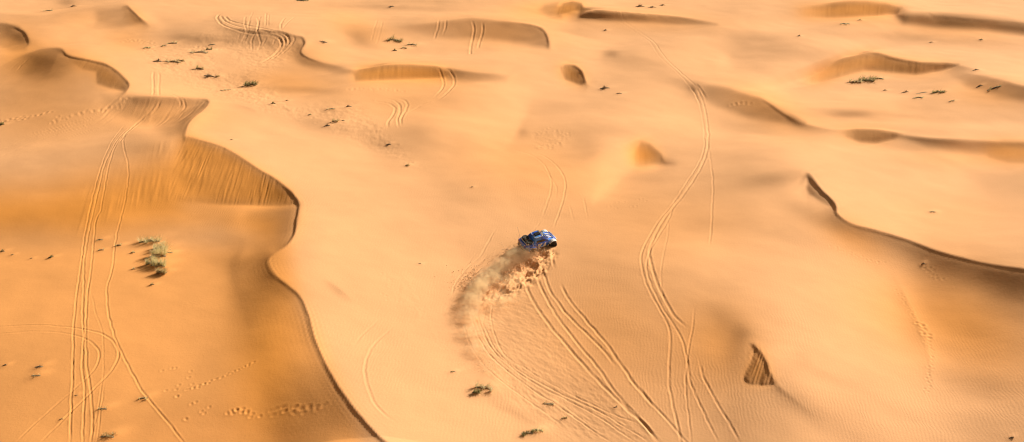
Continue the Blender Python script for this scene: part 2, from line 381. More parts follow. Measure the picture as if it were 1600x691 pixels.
# --- second survey: readings every 50 units along twelve lines; 0 = no reading (a crest runs there) ---
X = 0
SURVEY = {
 15: [190,187,165,165,X,192,196,196,195,194,193,188,172,175,X,185,190,172,X,190,190,183,185,172,185,170,148,145,X,197,178,178],
 45: [X,170,184,180,166,175,171,167,X,190,194,177,172,152,141,140,X,168,170,174,178,178,172,190,194,178,172,172,174,150,125,115],
 70: [160,150,184,191,170,166,165,172,165,150,182,188,185,185,182,176,172,X,199,192,178,181,186,176,170,180,190,192,180,172,175,172],
 90: [172,X,X,200,200,200,195,180,178,165,192,192,192,190,188,190,202,192,200,165,170,185,190,170,165,182,178,X,X,190,178,178],
 125: [155,130,145,135,X,198,192,178,180,178,172,X,X,X,X,160,193,188,X,178,178,168,178,194,204,176,166,X,172,170,158,148],
 160: [150,150,150,158,135,138,152,195,190,190,182,184,182,172,170,184,202,179,180,174,187,190,172,138,X,194,185,185,184,170,172,160],
 195: [X,146,155,168,172,168,X,200,200,190,162,184,185,171,190,203,186,174,180,182,190,197,194,170,142,X,187,185,181,178,178,176],
 235: [172,172,172,170,158,148,X,X,202,200,203,200,162,162,176,180,175,175,166,196,X,178,180,176,186,195,195,188,158,146,150,140],
 280: [163,168,158,158,155,150,138,X,X,200,203,200,192,185,178,178,182,182,188,203,172,167,162,155,142,X,200,198,198,198,188,168],
 335: [150,147,146,150,158,152,155,152,X,X,200,198,196,188,180,178,180,172,170,168,167,168,166,167,174,164,X,201,203,186,180,172],
 475: [168,168,168,170,170,170,167,160,118,138,200,198,200,195,X,X,166,163,158,155,158,162,165,171,184,196,200,200,180,153,147,128],
 585: [158,160,163,165,168,165,163,156,146,128,X,200,202,200,198,190,184,174,166,161,159,158,150,137,X,188,186,190,192,176,156,148]}
rowsy = sorted(SURVEY); COR = []
for y_ in rowsy:
    a_ = np.array(SURVEY[y_], float); xs_ = np.arange(32)*50.0
    cur = np.array([TONE[int((y_-4+MY)/ST):int((y_+6+MY)/ST), int((max(x_-8, 0)+MX)/ST):int((x_+8+MX)/ST)].mean() for x_ in xs_])
    ok = a_ > 0
    d_ = np.clip(a_-cur, -26, 26)*.9
    d_ = np.interp(xs_, xs_[ok], d_[ok])
    d_[~ok] *= .5
    COR.append(np.interp(gx, xs_, d_))
COR = np.array(COR)
fy_ = np.interp(gy, rowsy, np.arange(len(rowsy)))
i_ = np.clip(fy_.astype(int), 0, len(rowsy)-2); t_ = (fy_-i_)[:, None]
CORR = COR[i_]*(1-t_)+COR[i_+1]*t_
# the pale ridges and hollows drift down to the right: blur along that way only a little
TONE += box(box(CORR, 4), 3)

poly([(955,233),(975,223),(996,221),(985,245),(988,260),(966,276),(946,300),(928,314),(934,285),(944,252)], 206, 9)
blob(922, 234, 22, 14, 10, -10); blob(1000, 275, 40, 8, 0, -5); blob(817, 207, 9, 7, 0, -16); blob(806, 175, 12, 34, 10, 6)
poly([(1261,273),(1268,277),(1276,290),(1290,304),(1303,317),(1307,328),(1296,320),(1280,311),(1266,302),(1261,292),(1265,283)], 84, 4)
poly([(388,330),(420,325),(468,320),(464,345),(457,368),(440,384),(405,392),(378,402),(384,372),(380,345)], (154, 112), 9)
blob(1262, 300, 10, 10, 40, -12); blob(1408, 30, 10, 8, 60, -12); blob(450, 625, 40, 40, 0, 6); blob(1195, 170, 30, 14, 20, 6); blob(1240, 186, 16, 6, 30, -22)


RED = np.clip(box(box(RED, 5), 3)*.85+.24, 0, 1)
TONE = box(TONE, 1)*.3+TONE*.7
TONE = np.clip(np.where(TONE > 189, 189+(TONE-189)*.5, TONE), 56, 206)
TONE = np.clip(TONE, 56, 208)

# ---------------------------------------------------------------------------
# 2.  VIEWPOINT (a helicopter 51 m up) AND SUN
# ---------------------------------------------------------------------------
CAM_H = 51.0
PITCH = math.radians(24.0)
FOC = 1555.0
SUN_EL = math.radians(27.0)
SUN_AZ = math.radians(38.0)          # from +X towards +Y
SP, CP = math.sin(PITCH), math.cos(PITCH)
sdx, sdy = math.cos(SUN_AZ), math.sin(SUN_AZ)


def project(X, Y, Z):
    dz = Z-CAM_H
    depth = Y*CP-dz*SP
    up = Y*SP+dz*CP
    return 800+FOC*X/depth, 345.5-FOC*up/depth


def plane_pt(u, v, z=0.0):
    xc = (u-800)/FOC; yc = (v-345.5)/FOC
    dy = CP-yc*SP; dz = -SP-yc*CP
    t = (z-CAM_H)/dz
    return xc*t, dy*t


# ---------------------------------------------------------------------------
# 3.  HEIGHTS FROM SLOPES
# ---------------------------------------------------------------------------
HS = 0.25
HX0, HY0 = -216.0, 50.0
NX, NY = 1728, 1152
hx = HX0+np.arange(NX)*HS; hy = HY0+np.arange(NY)*HS
HXg, HYg = np.meshgrid(hx, hy)


def s2l(c):
    c = c/255.0
    return np.where(c < .04045, c/12.92, ((c+.055)/1.055)**2.4)


A_SAND, AMB = 1.0, 0.04
BT = s2l(TONE*(1+.095*RED))/A_SAND-AMB
BT = np.clip(BT, 0.0, .93)
FLAT = math.sin(SUN_EL)

rs = np.random.RandomState(7)


_VN = {}


def vnoise(X, Y, seed, n=256):
    """smooth value noise, period 1 unit"""
    r = _VN.get(seed)
    if r is None:
        r = _VN[seed] = np.random.RandomState(seed).rand(n, n)*2-1
    xi = np.floor(X).astype(np.int64); yi = np.floor(Y).astype(np.int64)
    tx = X-xi; ty = Y-yi
    tx = tx*tx*(3-2*tx); ty = ty*ty*(3-2*ty)
    a = r[yi % n, xi % n]; b = r[yi % n, (xi+1) % n]; c = r[(yi+1) % n, xi % n]; d = r[(yi+1) % n, (xi+1) % n]
    return (a*(1-tx)+b*tx)*(1-ty)+(c*(1-tx)+d*tx)*ty


kx = 2*np.pi*np.fft.fftfreq(NX, HS)[None, :]
ky = 2*np.pi*np.fft.rfftfreq(NY, HS)[:, None] if False else 2*np.pi*np.fft.fftfreq(NY, HS)[:, None]
ks = kx*sdx+ky*sdy
kt = -kx*sdy+ky*sdx
LAM, MU, NU = 0.030, 0.0008, 0.003
DEN = ks*ks+LAM*kt*kt+MU+NU*(kt**4)/(1+kt*kt)
H = np.zeros((NY, NX))
ACC = np.zeros((NY, NX))
eX = np.clip((np.minimum(hx-hx[0], hx[-1]-hx))/25.0, 0, 1)[None, :]
eY = np.clip((np.minimum(hy-hy[0], hy[-1]-hy))/12.0, 0, 1)[:, None]
edge = eX*eY
def smooth(A, n):
    for q in range(n):
        A = (np.roll(A, 1, 0)+np.roll(A, -1, 0)+2*A)*.25
        A = (np.roll(A, 1, 1)+np.roll(A, -1, 1)+2*A)*.25
    return A


for it in range(13):
    U, V = project(HXg, HYg, smooth(H, 8))
    b = sample_lin(BT, (V+MY)/ST, (U+MX)/ST)
    w = np.clip(np.minimum(np.minimum(U+MX, SX+MX-U), np.minimum(V+MY, SY+MY-V))/60.0, 0, 1)*edge
    Hx = np.gradient(H, HS, axis=1); Hy = np.gradient(H, HS, axis=0)
    Ht = -Hx*sdy+Hy*sdx; Hs_ = Hx*sdx+Hy*sdy
    norm = np.sqrt(1+np.clip(Ht, -.8, .8)**2+np.clip(Hs_, -.9, .9)**2)
    g = (FLAT-b*norm)/math.cos(SUN_EL)
    g = np.clip(g, -.62, .62)
    g = g-(g*w).sum()/w.sum()*.8
    g = g*w
    if it > 2:
        ACC = np.clip(ACC*.9+.55*(g-Hs_*w), -.45, .45)
        g = g+ACC
    hn = np.real(np.fft.ifft2(np.conj(1j*ks)*np.fft.fft2(g)/DEN))
    H = hn if it == 0 else H*.45+hn*.55
H -= np.median(H)
# slopes of sand never stand steeper than about 34 degrees
for it in range(6):
    Hx = np.gradient(H, HS, axis=1); Hy = np.gradient(H, HS, axis=0)
    m = np.clip((np.hypot(Hx, Hy)-.74)/.2, 0, 1)
    Hb = (np.roll(H, 1, 0)+np.roll(H, -1, 0)+np.roll(H, 1, 1)+np.roll(H, -1, 1))*.25
    H = H*(1-m)+Hb*m
    H[0] = 0; H[-1] = 0; H[:, 0] = 0; H[:, -1] = 0


def height0(X, Y):
    """large-scale terrain height at ground positions"""
    fx = (X-HX0)/HS; fy = (Y-HY0)/HS
    inside = np.clip(np.minimum(np.minimum(X-HX0, HX0+(NX-1)*HS-X), np.minimum(Y-HY0, HY0+(NY-1)*HS-Y))/20.0, 0, 1)
    h = sample_lin(H, fy, fx)*inside
    out = 1-inside
    if not (out > 0).any():
        return h
    far = 5.0*vnoise(X/70+3.1, Y/45+1.7, 5)+2.2*vnoise(X/28, Y/20, 6)
    far = far-1.6*np.abs(vnoise(X/50+9, Y/30, 8))
    return h+far*np.clip(np.maximum(out, 0), 0, 1)


def pix_ground(u, v, n=4):
    """where the line of sight of a survey position meets the terrain (first hit, marching outwards)"""
    u = np.atleast_1d(np.asarray(u, float)); v = np.atleast_1d(np.asarray(v, float))
    xc = (u-800)/FOC; yc = (v-345.5)/FOC
    dy = CP-yc*SP; dz = -SP-yc*CP
    t = (12.0-CAM_H)/dz
    done = np.zeros(u.shape, bool); T = t.copy()
    for k in range(400):
        if done.all():
            break
        z = CAM_H+dz*T
        hh = height0(xc*T, dy*T)
        done |= z <= hh
        T = np.where(done, T, T+np.maximum((z-hh)*.5, .12))
    # refine
    for k in range(4):
        z = CAM_H+dz*T; hh = height0(xc*T, dy*T)
        T = T-(hh-z)/(-dz)*.8
    return xc*T, dy*T, height0(xc*T, dy*T)

# ---------------------------------------------------------------------------
# 4.  THE SAND SHEET: fine near the viewpoint, coarser away from it, out to the horizon
# ---------------------------------------------------------------------------
import bpy, bmesh
from mathutils import Vector, Matrix, Euler
sc = bpy.context.scene
COL = sc.collection

ucol = np.concatenate([-2600-1800*np.arange(3)[::-1], np.linspace(-2500, -160, 40), np.arange(-90, 1691, 1.25), np.linspace(1760, 4100, 40), 4200+1800*np.arange(3)])
vrow = np.concatenate([np.linspace(1500, 900, 16), np.linspace(885, 800, 14), np.arange(790, 130, -1.1), np.arange(130, -70, -.75), np.linspace(-73, -180, 40), np.linspace(-183, -344, 50), np.array([-345.5, -346.4])])
VXf, VYf = plane_pt(ucol[None, :]+0*vrow[:, None], vrow[:, None]+0*ucol[None, :])
rowY = VYf[:, 0]
NR, NC = VXf.shape
VZ = height0(VXf, VYf)
DET = np.zeros((NR, NC))                 # fine relief: ruts, churned sand, streaks
depth0 = rowY*CP+CAM_H*SP


def patch(x, y, r):
    i0 = np.searchsorted(rowY, y-r); i1 = np.searchsorted(rowY, y+r)+1
    i0 = max(0, i0-1); i1 = min(NR, i1)
    d = depth0[(i0+i1)//2 if (i0+i1)//2 < NR else NR-1]
    ua = 800+FOC*(x-r)/d; ub = 800+FOC*(x+r)/d
    m = abs(x)*0.0+3
    j0 = max(0, np.searchsorted(ucol, ua-m)-1); j1 = min(NC, np.searchsorted(ucol, ub+m)+1)
    return slice(i0, i1), slice(j0, j1)


def rut(pts, w=.17, d=.10, berm=.5, seed=0, fade=2.0, cornice=False):
    P = np.array(pts, float)
    C = catmull(P[:, :2], 6.0)
    x, y, z = pix_ground(C[:, 0], C[:, 1])
    # dense resample in metres
    seg = np.hypot(np.diff(x), np.diff(y)); s = np.concatenate([[0], np.cumsum(seg)])
    if s[-1] < .5:
        return
    # smooth along
    n = int(s[-1]/.12)+2
    sd_ = np.linspace(0, s[-1], n)
    X = np.interp(sd_, s, x); Y = np.interp(sd_, s, y)
    k = np.ones(9)/9
    for q in range(2):
        Xp = np.pad(X, 4, mode='reflect', reflect_type='odd'); Yp = np.pad(Y, 4, mode='reflect', reflect_type='odd')
        X = np.convolve(Xp, k, 'valid'); Y = np.convolve(Yp, k, 'valid')
    r = np.random.RandomState(seed+len(pts)*13+int(P[0, 0]))
    wob = np.interp(sd_, np.arange(0, s[-1]+3, 1.1), r.randn(len(np.arange(0, s[-1]+3, 1.1)))*.028)
    TX = np.gradient(X); TY = np.gradient(Y); TL = np.hypot(TX, TY)+1e-9
    X = X-TY/TL*wob; Y = Y+TX/TL*wob
    amp = np.interp(sd_, np.arange(0, s[-1]+3, .9), 1+r.randn(len(np.arange(0, s[-1]+3, .9)))*.22)
    bl = np.interp(sd_, np.arange(0, s[-1]+3, .45), 1+r.randn(len(np.arange(0, s[-1]+3, .45)))*.4)
    br = np.interp(sd_, np.arange(0, s[-1]+3, .45), 1+r.randn(len(np.arange(0, s[-1]+3, .45)))*.4)
    endf = np.clip(np.minimum(sd_, s[-1]-sd_)/fade, 0.0, 1)
    R = w*3.2
    if cornice: wob = wob*0
    i0, i1 = max(0, np.searchsorted(rowY, Y.min()-R)-2), min(NR, np.searchsorted(rowY, Y.max()+R)+2)
    best = np.full((i1-i0, NC), 1e9); lat = np.zeros((i1-i0, NC)); al = np.zeros((i1-i0, NC), int)
    for q in range(n):
        a, b = patch(X[q], Y[q], R)
        if a.stop <= a.start or b.stop <= b.start:
            continue
        a2 = slice(a.start-i0, a.stop-i0)
        if a2.start < 0:
            continue
        dx = VXf[a, b]-X[q]; dy = VYf[a, b]-Y[q]
        dd = dx*dx+dy*dy
        m = dd < best[a2, b]
        best[a2, b] = np.where(m, dd, best[a2, b])
        lat[a2, b] = np.where(m, (TX[q]*dy-TY[q]*dx)/TL[q], lat[a2, b])
        al[a2, b] = np.where(m, q, al[a2, b])
    m = best < R*R
    dist = np.sqrt(best[m]); la = lat[m]; q = al[m]
    side = np.where(la > 0, bl[q], br[q])
    if cornice:
        dd = np.where(la < 0, dist, 0.0)
        prof = -d*(1-np.exp(-(dd/(w*.3))**1.5))*np.exp(-(dd/(w*1.3))**2)*np.where(la < 0, 1, 0)
        DET[i0:i1][m] += prof*endf[q]
        return
    prof = -d*amp[q]*np.exp(-(dist/w)**2)+d*berm*side*np.exp(-((dist-1.75*w)/(.62*w))**2)
    DET[i0:i1][m] += prof*endf[q]


def img_mask(pts, blur):
    """0..1 weight on the sand vertices inside a patch of ground"""
    u, v = project(VXf, VYf, VZ)
    P = np.array(pts, float)
    M = np.zeros(VXf.shape)
    rr = np.where((v.min(1) < P[:, 1].max()+blur*2) & (v.max(1) > P[:, 1].min()-blur*2))[0]
    if len(rr) == 0:
        return M
    a, b = rr[0], rr[-1]+1
    cc = np.where((u[a:b].min(0) < P[:, 0].max()+blur*2) & (u[a:b].max(0) > P[:, 0].min()-blur*2))[0]
    if len(cc) == 0:
        return M
    c, d = cc[0], cc[-1]+1
    sd = poly_sd(pts, u[a:b, c:d], v[a:b, c:d])
    m = np.clip(sd/blur*.5+.5, 0, 1)
    M[a:b, c:d] = m*m*(3-2*m)
    return M


TRACKS = [
 # left bundle running up from the bottom edge
 ([(109,700),(112,625),(114,565),(115,510),(120,460),(129,395),(131,377),(137,345),(146,306),(156,267),(168,236),(180,214),(195,197),(219,183),(234,166),(239,150)], .17, .10),
 ([(129,700),(131,645),(132,605),(128,570),(131,530),(129,485),(131,445),(132,410),(137,375),(143,345),(150,315),(158,280),(163,260),(174,236),(186,216),(205,198),(228,182),(243,166),(250,152)], .17, .10),
 ([(142,700),(145,655),(142,615),(136,570),(134,530),(135,495),(137,460),(142,425),(146,385),(150,345),(157,330),(163,298),(168,267),(174,247),(180,230),(192,212)], .17, .10),
 ([(143,691),(152,645),(160,595),(162,555),(160,520),(150,490),(142,455)], .13, .05),
 ([(150,700),(158,640),(163,600)], .13, .06),
 ([(292,700),(287,691),(250,645),(225,615),(200,570),(181,530),(170,490),(167,450),(176,420),(180,384),(185,357),(191,333),(197,306),(201,271),(199,251),(193,228),(196,213),(222,192),(240,175),(258,153)], .17, .10),
 ([(-20,513),(0,511),(50,508),(90,509),(135,515),(165,524),(182,540),(186,555),(177,575),(155,600),(130,625),(100,655),(60,695)], .19, .11),
 ([(-20,525),(0,522),(50,518),(90,519),(120,524),(145,535),(155,548),(155,560),(148,577),(130,595),(100,622),(60,658),(20,695)], .17, .09),
 ([(-20,252),(0,245),(50,225),(100,207),(150,192),(175,170),(196,152)], .22, .09),
 ([(-20,242),(0,235),(50,215),(100,199),(150,183),(170,166),(188,150)], .22, .09),
 ([(0,252),(60,231),(110,214),(155,199),(185,177),(205,155)], .2, .08),
 ([(30,215),(90,198),(140,184),(165,172),(180,155)], .2, .05),
 ([(247,152),(240,168),(222,186),(200,206),(185,225)], .2, .09),
 ([(254,152),(248,166),(236,180)], .2, .09),
 ([(262,150),(275,150),(287,156),(290,166),(280,178),(258,190)], .2, .08),
 ([(252,146),(268,147),(280,154),(284,163),(272,174),(255,182)], .2, .08),
 ([(303,165),(290,174),(278,186)], .18, .06),
 ([(298,160),(284,172),(266,184)], .18, .06),
 ([(240,110),(239,120),(240,134),(239,150)], .22, .10),
 ([(248,112),(249,122),(248,136),(249,150)], .22, .08),
 ([(25,112),(38,98),(52,86)], .22, .10),
 ([(14,112),(28,98),(44,86)], .2, .05),
 ([(8,108),(22,98),(36,90)], .2, .04),
 # looping tracks high on the left
 ([(350,21),(341,23),(339,28),(345,37),(363,45),(384,51),(407,54),(427,56),(438,62),(440,72),(431,84),(418,93),(404,100)], .30, .17),
 ([(352,25),(358,32),(384,39),(413,45),(439,51),(450,57),(452,66),(443,77),(433,87),(420,95)], .30, .17),
 ([(345,24),(352,34),(378,43),(407,48),(430,52),(443,58),(447,68),(438,79),(424,90)], .28, .15),
 ([(456,53),(461,61),(456,70),(446,80),(436,88)], .26, .12),
 ([(384,26),(382,38),(386,50),(381,60),(375,70)], .24, .10),
 ([(391,32),(388,42),(387,54),(379,69)], .24, .10),
 ([(402,28),(404,43),(398,54),(393,64),(394,81)], .24, .10),
 ([(407,26),(402,46),(405,58),(408,68),(402,81)], .24, .10),
 ([(416,20),(415,42)], .24, .10), ([(420,22),(419,42)], .22, .08),
 ([(418,56),(412,68),(404,79)], .22, .10), ([(432,58),(424,74)], .22, .10),
 ([(462,26),(447,38),(440,48)], .22, .07), ([(446,28),(439,38),(439,48)], .24, .12),
 ([(395,18),(390,32),(384,50)], .2, .06), ([(376,52),(370,66)], .2, .08),
 # middle distance
 ([(686,31),(684,46),(678,62)], .26, .14), ([(697,31),(696,46),(691,56)], .26, .12),
 ([(737,32),(741,43),(739,58),(736,72),(735,85)], .28, .15), ([(753,34),(755,46),(750,64),(747,76)], .28, .14),
 ([(672,105),(684,110),(691,120),(694,131),(689,142),(678,152)], .24, .11),
 ([(692,106),(704,112),(710,122),(710,132),(701,143),(689,153),(663,163),(637,176)], .24, .11),
 ([(575,157),(592,159),(609,162),(618,168),(614,180),(606,191),(606,201)], .24, .11),
 ([(604,155),(616,157),(625,164),(625,176),(621,188),(624,201)], .24, .11),
 ([(620,154),(633,157),(637,163),(633,175),(626,187),(627,198)], .24, .11),
 ([(590,30),(584,48),(580,66)], .22, .05), ([(598,32),(594,50),(588,70)], .22, .05),
 # coming down past the buggy
 ([(800,233),(825,240),(845,252),(857,268),(862,290),(856,315),(848,338)], .19, .08),
 ([(830,238),(852,245),(875,265),(884,287),(880,312),(872,338),(864,358)], .19, .09),
 ([(846,262),(860,276),(870,292),(868,312)], .17, .05),
 ([(889,318),(893,332),(897,346)], .17, .05), ([(911,306),(915,322),(918,342)], .17, .05),
 ([(851,340),(833,361),(823,372)], .16, .06), ([(868,346),(853,361)], .16, .05),
 ([(776,355),(752,398),(729,420),(712,442),(706,464)], .17, .07),
 ([(796,376),(761,401),(735,424),(716,446)], .17, .06),
 ([(775,370),(748,392),(724,420)], .15, .04),
 # long paired tracks right of the buggy
 ([(950,19),(970,35),(995,52),(1015,65),(1032,90),(1060,115),(1080,137),(1092,160),(1098,185),(1101,215),(1099,238),(1088,262),(1070,290),(1050,320),(1030,345),(1015,370),(1003,395),(1004,425),(1015,455),(1032,485),(1045,510),(1047,545),(1045,585),(1050,625),(1062,680),(1066,700)], .19, .095),
 ([(958,19),(978,35),(1003,52),(1022,66),(1040,91),(1068,117),(1087,135),(1099,160),(1105,190),(1107,215),(1104,240),(1092,268),(1073,298),(1052,325),(1035,347),(1021,375),(1015,400),(1024,435),(1040,470),(1055,495),(1075,512)], .19, .095),
 ([(1046,342),(1041,380),(1035,410),(1033,445),(1040,478)], .16, .05),
 ([(1052,322),(1046,342),(1030,368),(1016,392),(1010,420),(1020,450),(1034,478),(1052,505),(1068,538),(1074,565),(1080,600),(1097,640),(1124,695)], .18, .09),
 ([(1086,478),(1082,510),(1076,545),(1074,565),(1071,595),(1074,635),(1081,700)], .16, .07),
 ([(1092,560),(1100,590),(1120,630),(1145,670),(1160,698)], .19, .09),
 ([(1112,262),(1114,300),(1112,345),(1109,385)], .18, .08),
 ([(1100,200),(1108,235),(1113,270)], .16, .04),
 ([(1086,130),(1096,142),(1104,156)], .24, .14), ([(1078,136),(1088,150),(1095,166)], .2, .10),
 # the deep fresh ruts leading up to the buggy
 ([(820,440),(835,475),(860,510),(890,545),(920,580),(950,610),(980,640),(1005,662),(1034,700)], .25, .115),
 ([(838,430),(853,465),(874,500),(905,540),(932,572),(958,610),(985,640),(1010,668),(1040,700)], .23, .11),
 ([(847,420),(860,455),(885,490),(915,520),(940,545),(964,574)], .23, .12),
 ([(875,442),(890,470),(915,500),(945,535),(970,570),(995,605),(1025,640)], .23, .125),
 ([(995,600),(1025,638),(1050,665),(1072,691),(1084,705)], .2, .11),
 ([(861,388),(863,404),(867,422)], .26, .15),
 # scoured fan below the plume
 ([(730,470),(745,520),(770,560),(820,600),(880,640),(960,695)], .15, .11),
 ([(745,490),(765,540),(800,575),(850,607),(925,645),(1000,695)], .15, .11),
 ([(752,500),(775,548),(815,582),(870,612),(940,645),(1020,695)], .14, .10),
 ([(800,562),(850,594),(925,632),(1000,664)], .14, .09),
 ([(722,500),(738,545),(770,585),(820,622),(880,665)], .14, .09),
 ([(770,470),(768,505),(785,550),(822,580)], .14, .08),
 ([(760,480),(756,520),(775,560)], .14, .04),
 ([(830,600),(890,640),(930,672)], .13, .04), ([(860,600),(920,625),(985,660)], .13, .04),
 # faint marks on the pale slope
 ([(597,497),(570,520),(550,542)], .2, .05), ([(617,510),(590,532),(575,555),(570,585),(585,630),(615,660)], .22, .06),
]
for i, t in enumerate(TRACKS):
    rut(t[0], t[1]*(.52 if i < 8 else (.58 if np.mean([q[1] for q in t[0]]) > 250 else .75)), t[2]*(.36 if i < 8 else (.40 if np.mean([q[1] for q in t[0]]) > 250 else .5)), seed=i)

# sharp little cornices along the crests (drop on the lee side)
for pts, w_, d_ in [
    ([(440,289),(455,300),(467,318),(464,340),(460,365),(450,382)], .9, .34),
    ([(428,428),(450,447),(468,462),(480,488),(492,530),(512,575),(545,628),(585,675),(620,712)], .7, .16),
    ([(300,216),(325,223),(350,231),(375,245),(400,262),(430,280),(455,300)], .6, .13),
    ([(1262,274),(1270,281),(1285,299),(1304,318),(1308,334),(1330,350),(1370,361),(1420,376),(1470,394),(1530,410),(1640,428)], .8, .20),
    ([(1258,275),(1266,278),(1273,288),(1286,300),(1304,318),(1309,334)], .8, .34),
    ([(97,78),(104,86),(120,91),(150,97),(172,104),(190,118),(202,131),(199,142)], .9, .26),
    ([(205,153),(235,152),(270,153),(305,154),(322,155),(327,160),(318,172),(300,187),(292,200),(289,212)], .8, .15),
    ([(400,48),(440,51),(460,57),(473,58),(477,68),(470,80),(480,90),(505,99)], 1.0, .28),
    ([(790,35),(825,39),(845,44),(855,56),(858,72)], 1.1, .34),
    ([(890,102),(900,104),(910,113),(916,130)], .9, .3),
    ([(910,13),(945,18),(1000,23),(1060,28),(1090,32)], 1.2, .32),
    ([(1187,153),(1205,164),(1228,180),(1250,192)], 1.0, .26),
    ([(1410,213),(1450,218),(1500,221)], .9, .14), ([(1440,27),(1520,31),(1620,39)], 1.2, .28),
    ([(1330,88),(1350,83),(1372,85),(1400,93),(1440,99),(1490,101)], 1.0, .18),
    ([(1176,537),(1188,549),(1196,566),(1210,594),(1218,604)], .6, .16),
    ([(200,11),(206,16),(216,26),(230,38)], .9, .22), ([(20,41),(38,50),(44,62),(45,72)], 1.0, .26)]:
    rut(pts, w_*.55, d_*.27, cornice=True, fade=3.0)

# avalanche streaks down the slip faces
def streaks(pts, ang, lam, amp, seed, blur=3.0):
    M = img_mask(pts, blur)
    P = np.array(pts, float); cx, cy = P.mean(0)
    a = math.radians(ang)
    x0, y0, _ = pix_ground(cx, cy); x1, y1, _ = pix_ground(cx+math.cos(a)*14, cy+math.sin(a)*14)
    dx, dy = float(x1[0]-x0[0]), float(y1[0]-y0[0]); L = math.hypot(dx, dy)
    dx /= L; dy /= L
    ii = M > .002
    X = VXf[ii]; Y = VYf[ii]
    c = (-dy*X+dx*Y)/lam; s = (dx*X+dy*Y)
    n = 1-2*np.abs(vnoise(c, s/(lam*14), seed))
    n = n+.6*(1-2*np.abs(vnoise(c*2.3+5, s/(lam*7), seed+1)))
    DET[ii] += amp*M[ii]*n*(.75+.6*vnoise(c*.23, s/(lam*9), seed+9))
streaks(SLIPS[0][0], 108, .36, .019, 11, 6)
streaks([(205,240),(285,220),(262,312),(190,330),(120,360),(130,300)], 104, .8, .02, 12, 14)
streaks(SLIPS[1][0], 128, 0.48, 0.011, 13)
streaks(SLIPS[3][0], 97, 0.64, 0.013, 14)
streaks(SLIPS[4][0], 95, 0.64, 0.013, 15); streaks(SLIPS[5][0], 85, 0.48, 0.013, 16); streaks(SLIPS[6][0], 88, 0.48, 0.013, 17, 4)
streaks(SLIPS[7][0], 92, 0.80, 0.016, 18); streaks(SLIPS[8][0], 96, 0.72, 0.017, 19, 4); streaks(SLIPS[9][0], 86, 0.56, 0.011, 20)
streaks(SLIPS[10][0], 92, 0.72, 0.008, 21, 5)
streaks(SLIPS[11][0], 108, .7, .07, 22, 2)
streaks([(200,154),(310,154),(322,162),(295,195),(250,200),(205,180)], 125, .9, .03, 23, 6)

# churned sand under the plume and the scoured fan
def churn(pts, lam, amp, seed, blur, aniso=1.0, ang=0):
    M = img_mask(pts, blur)
    ii = M > .002
    a = math.radians(ang); X = VXf[ii]*math.cos(a)+VYf[ii]*math.sin(a); Y = -VXf[ii]*math.sin(a)+VYf[ii]*math.cos(a)
    X = X/aniso
    n = vnoise(X/lam, Y/lam, seed)+.6*vnoise(X/lam*2.1+4, Y/lam*2.1, seed+1)+.4*vnoise(X/lam*4.3, Y/lam*4.3+7, seed+2)
    DET[ii] += amp*M[ii]*n
churn([(812,392),(858,384),(868,398),(852,425),(837,438),(812,455),(778,472),(745,478),(733,466),(748,440),(778,412)], .62, .20, 31, 10, 1.5, 62)
churn([(818,396),(856,392),(846,425),(806,446),(772,452),(782,420)], .95, .26, 131, 14, 1.8, 62)
churn([(735,455),(800,455),(830,450),(850,500),(900,560),(960,620),(1020,691),(900,691),(820,640),(760,580),(715,520),(705,480)], .2, .016, 34, 22, 3.5, -50)
churn([(830,210),(885,205),(880,230),(835,235)], .7, .02, 37, 8)
churn([(225,85),(330,62),(345,110),(430,140),(460,170),(330,150),(240,110)], .8, .03, 40, 12)
churn([(470,165),(560,160),(620,225),(660,262),(520,210)], .7, .025, 43, 12)
churn([(595,425),(640,440),(680,510),(735,590),(700,560),(620,470)], .5, .008, 46, 14)
churn([(340,130),(420,150),(480,180),(470,190),(400,170)], .6, .03, 49, 8)
churn([(385,125),(345,62),(300,55),(420,40),(470,75),(430,110)], .8, .03, 52, 14)

# foot and hoof prints
def prints(path, n, off, size, dep, seed):
    r = np.random.RandomState(seed)
    C = catmull(path, 2.0); idx = np.linspace(0, len(C)-1, n).astype(int)
    x, y, z = pix_ground(C[idx, 0]+r.randn(n)*off*.3, C[idx, 1]+r.randn(n)*off*.3)
    for k in range(n):
        xx = x[k]+(off/14 if k % 2 else -off/14)*.5
        R = size*3
        a, b = patch(xx, y[k], R)
        dd = np.hypot(VXf[a, b]-xx, VYf[a, b]-y[k])
        dep_ = dep*.55
        DET[a, b] += -dep_*np.exp(-(dd/size)**2)+dep_*.45*np.exp(-((dd-1.7*size)/(.6*size))**2)
prints([(398,566),(378,577),(360,584),(325,598),(290,610)], 26, 3, .13, .05, 1)
prints([(430,640),(455,636),(475,638),(506,636)], 14, 8, .22, .035, 2)
prints([(432,645),(460,641),(490,643)], 8, 8, .2, .03, 21)
prints([(356,644),(375,641),(390,647),(402,650)], 12, 5, .16, .06, 3)
prints([(1402,455),(1420,480),(1437,508),(1448,530),(1456,555),(1452,590),(1446,612)], 40, 5, .14, .05, 4)
prints([(1436,505),(1450,530)], 8, 6, .22, .09, 5)
prints([(1300,385),(1340,400),(1380,412)], 16, 5, .15, .05, 6)
prints([(1440,413),(1455,425),(1470,440)], 10, 5, .16, .05, 7)
prints([(545,140),(570,139),(630,142)], 14, 4, .25, .07, 8)
prints([(840,208),(882,206),(875,222),(842,232)], 26, 8, .22, .06, 9)
prints([(255,575),(300,590),(265,610),(320,640),(285,655)], 18, 10, .14, .05, 10)
prints([(600,430),(615,445),(600,460),(640,480)], 10, 10, .15, .03, 12)
prints([(0,190),(30,186),(78,176)], 20, 5, .3, .09, 13)
prints([(80,190),(120,180),(160,172),(200,158)], 26, 8, .25, .09, 14)
prints([(1145,165),(1155,161),(1172,162)], 8, 4, .3, .09, 15)
prints([(955,322),(975,315),(1010,314),(968,328)], 9, 6, .16, .05, 16)
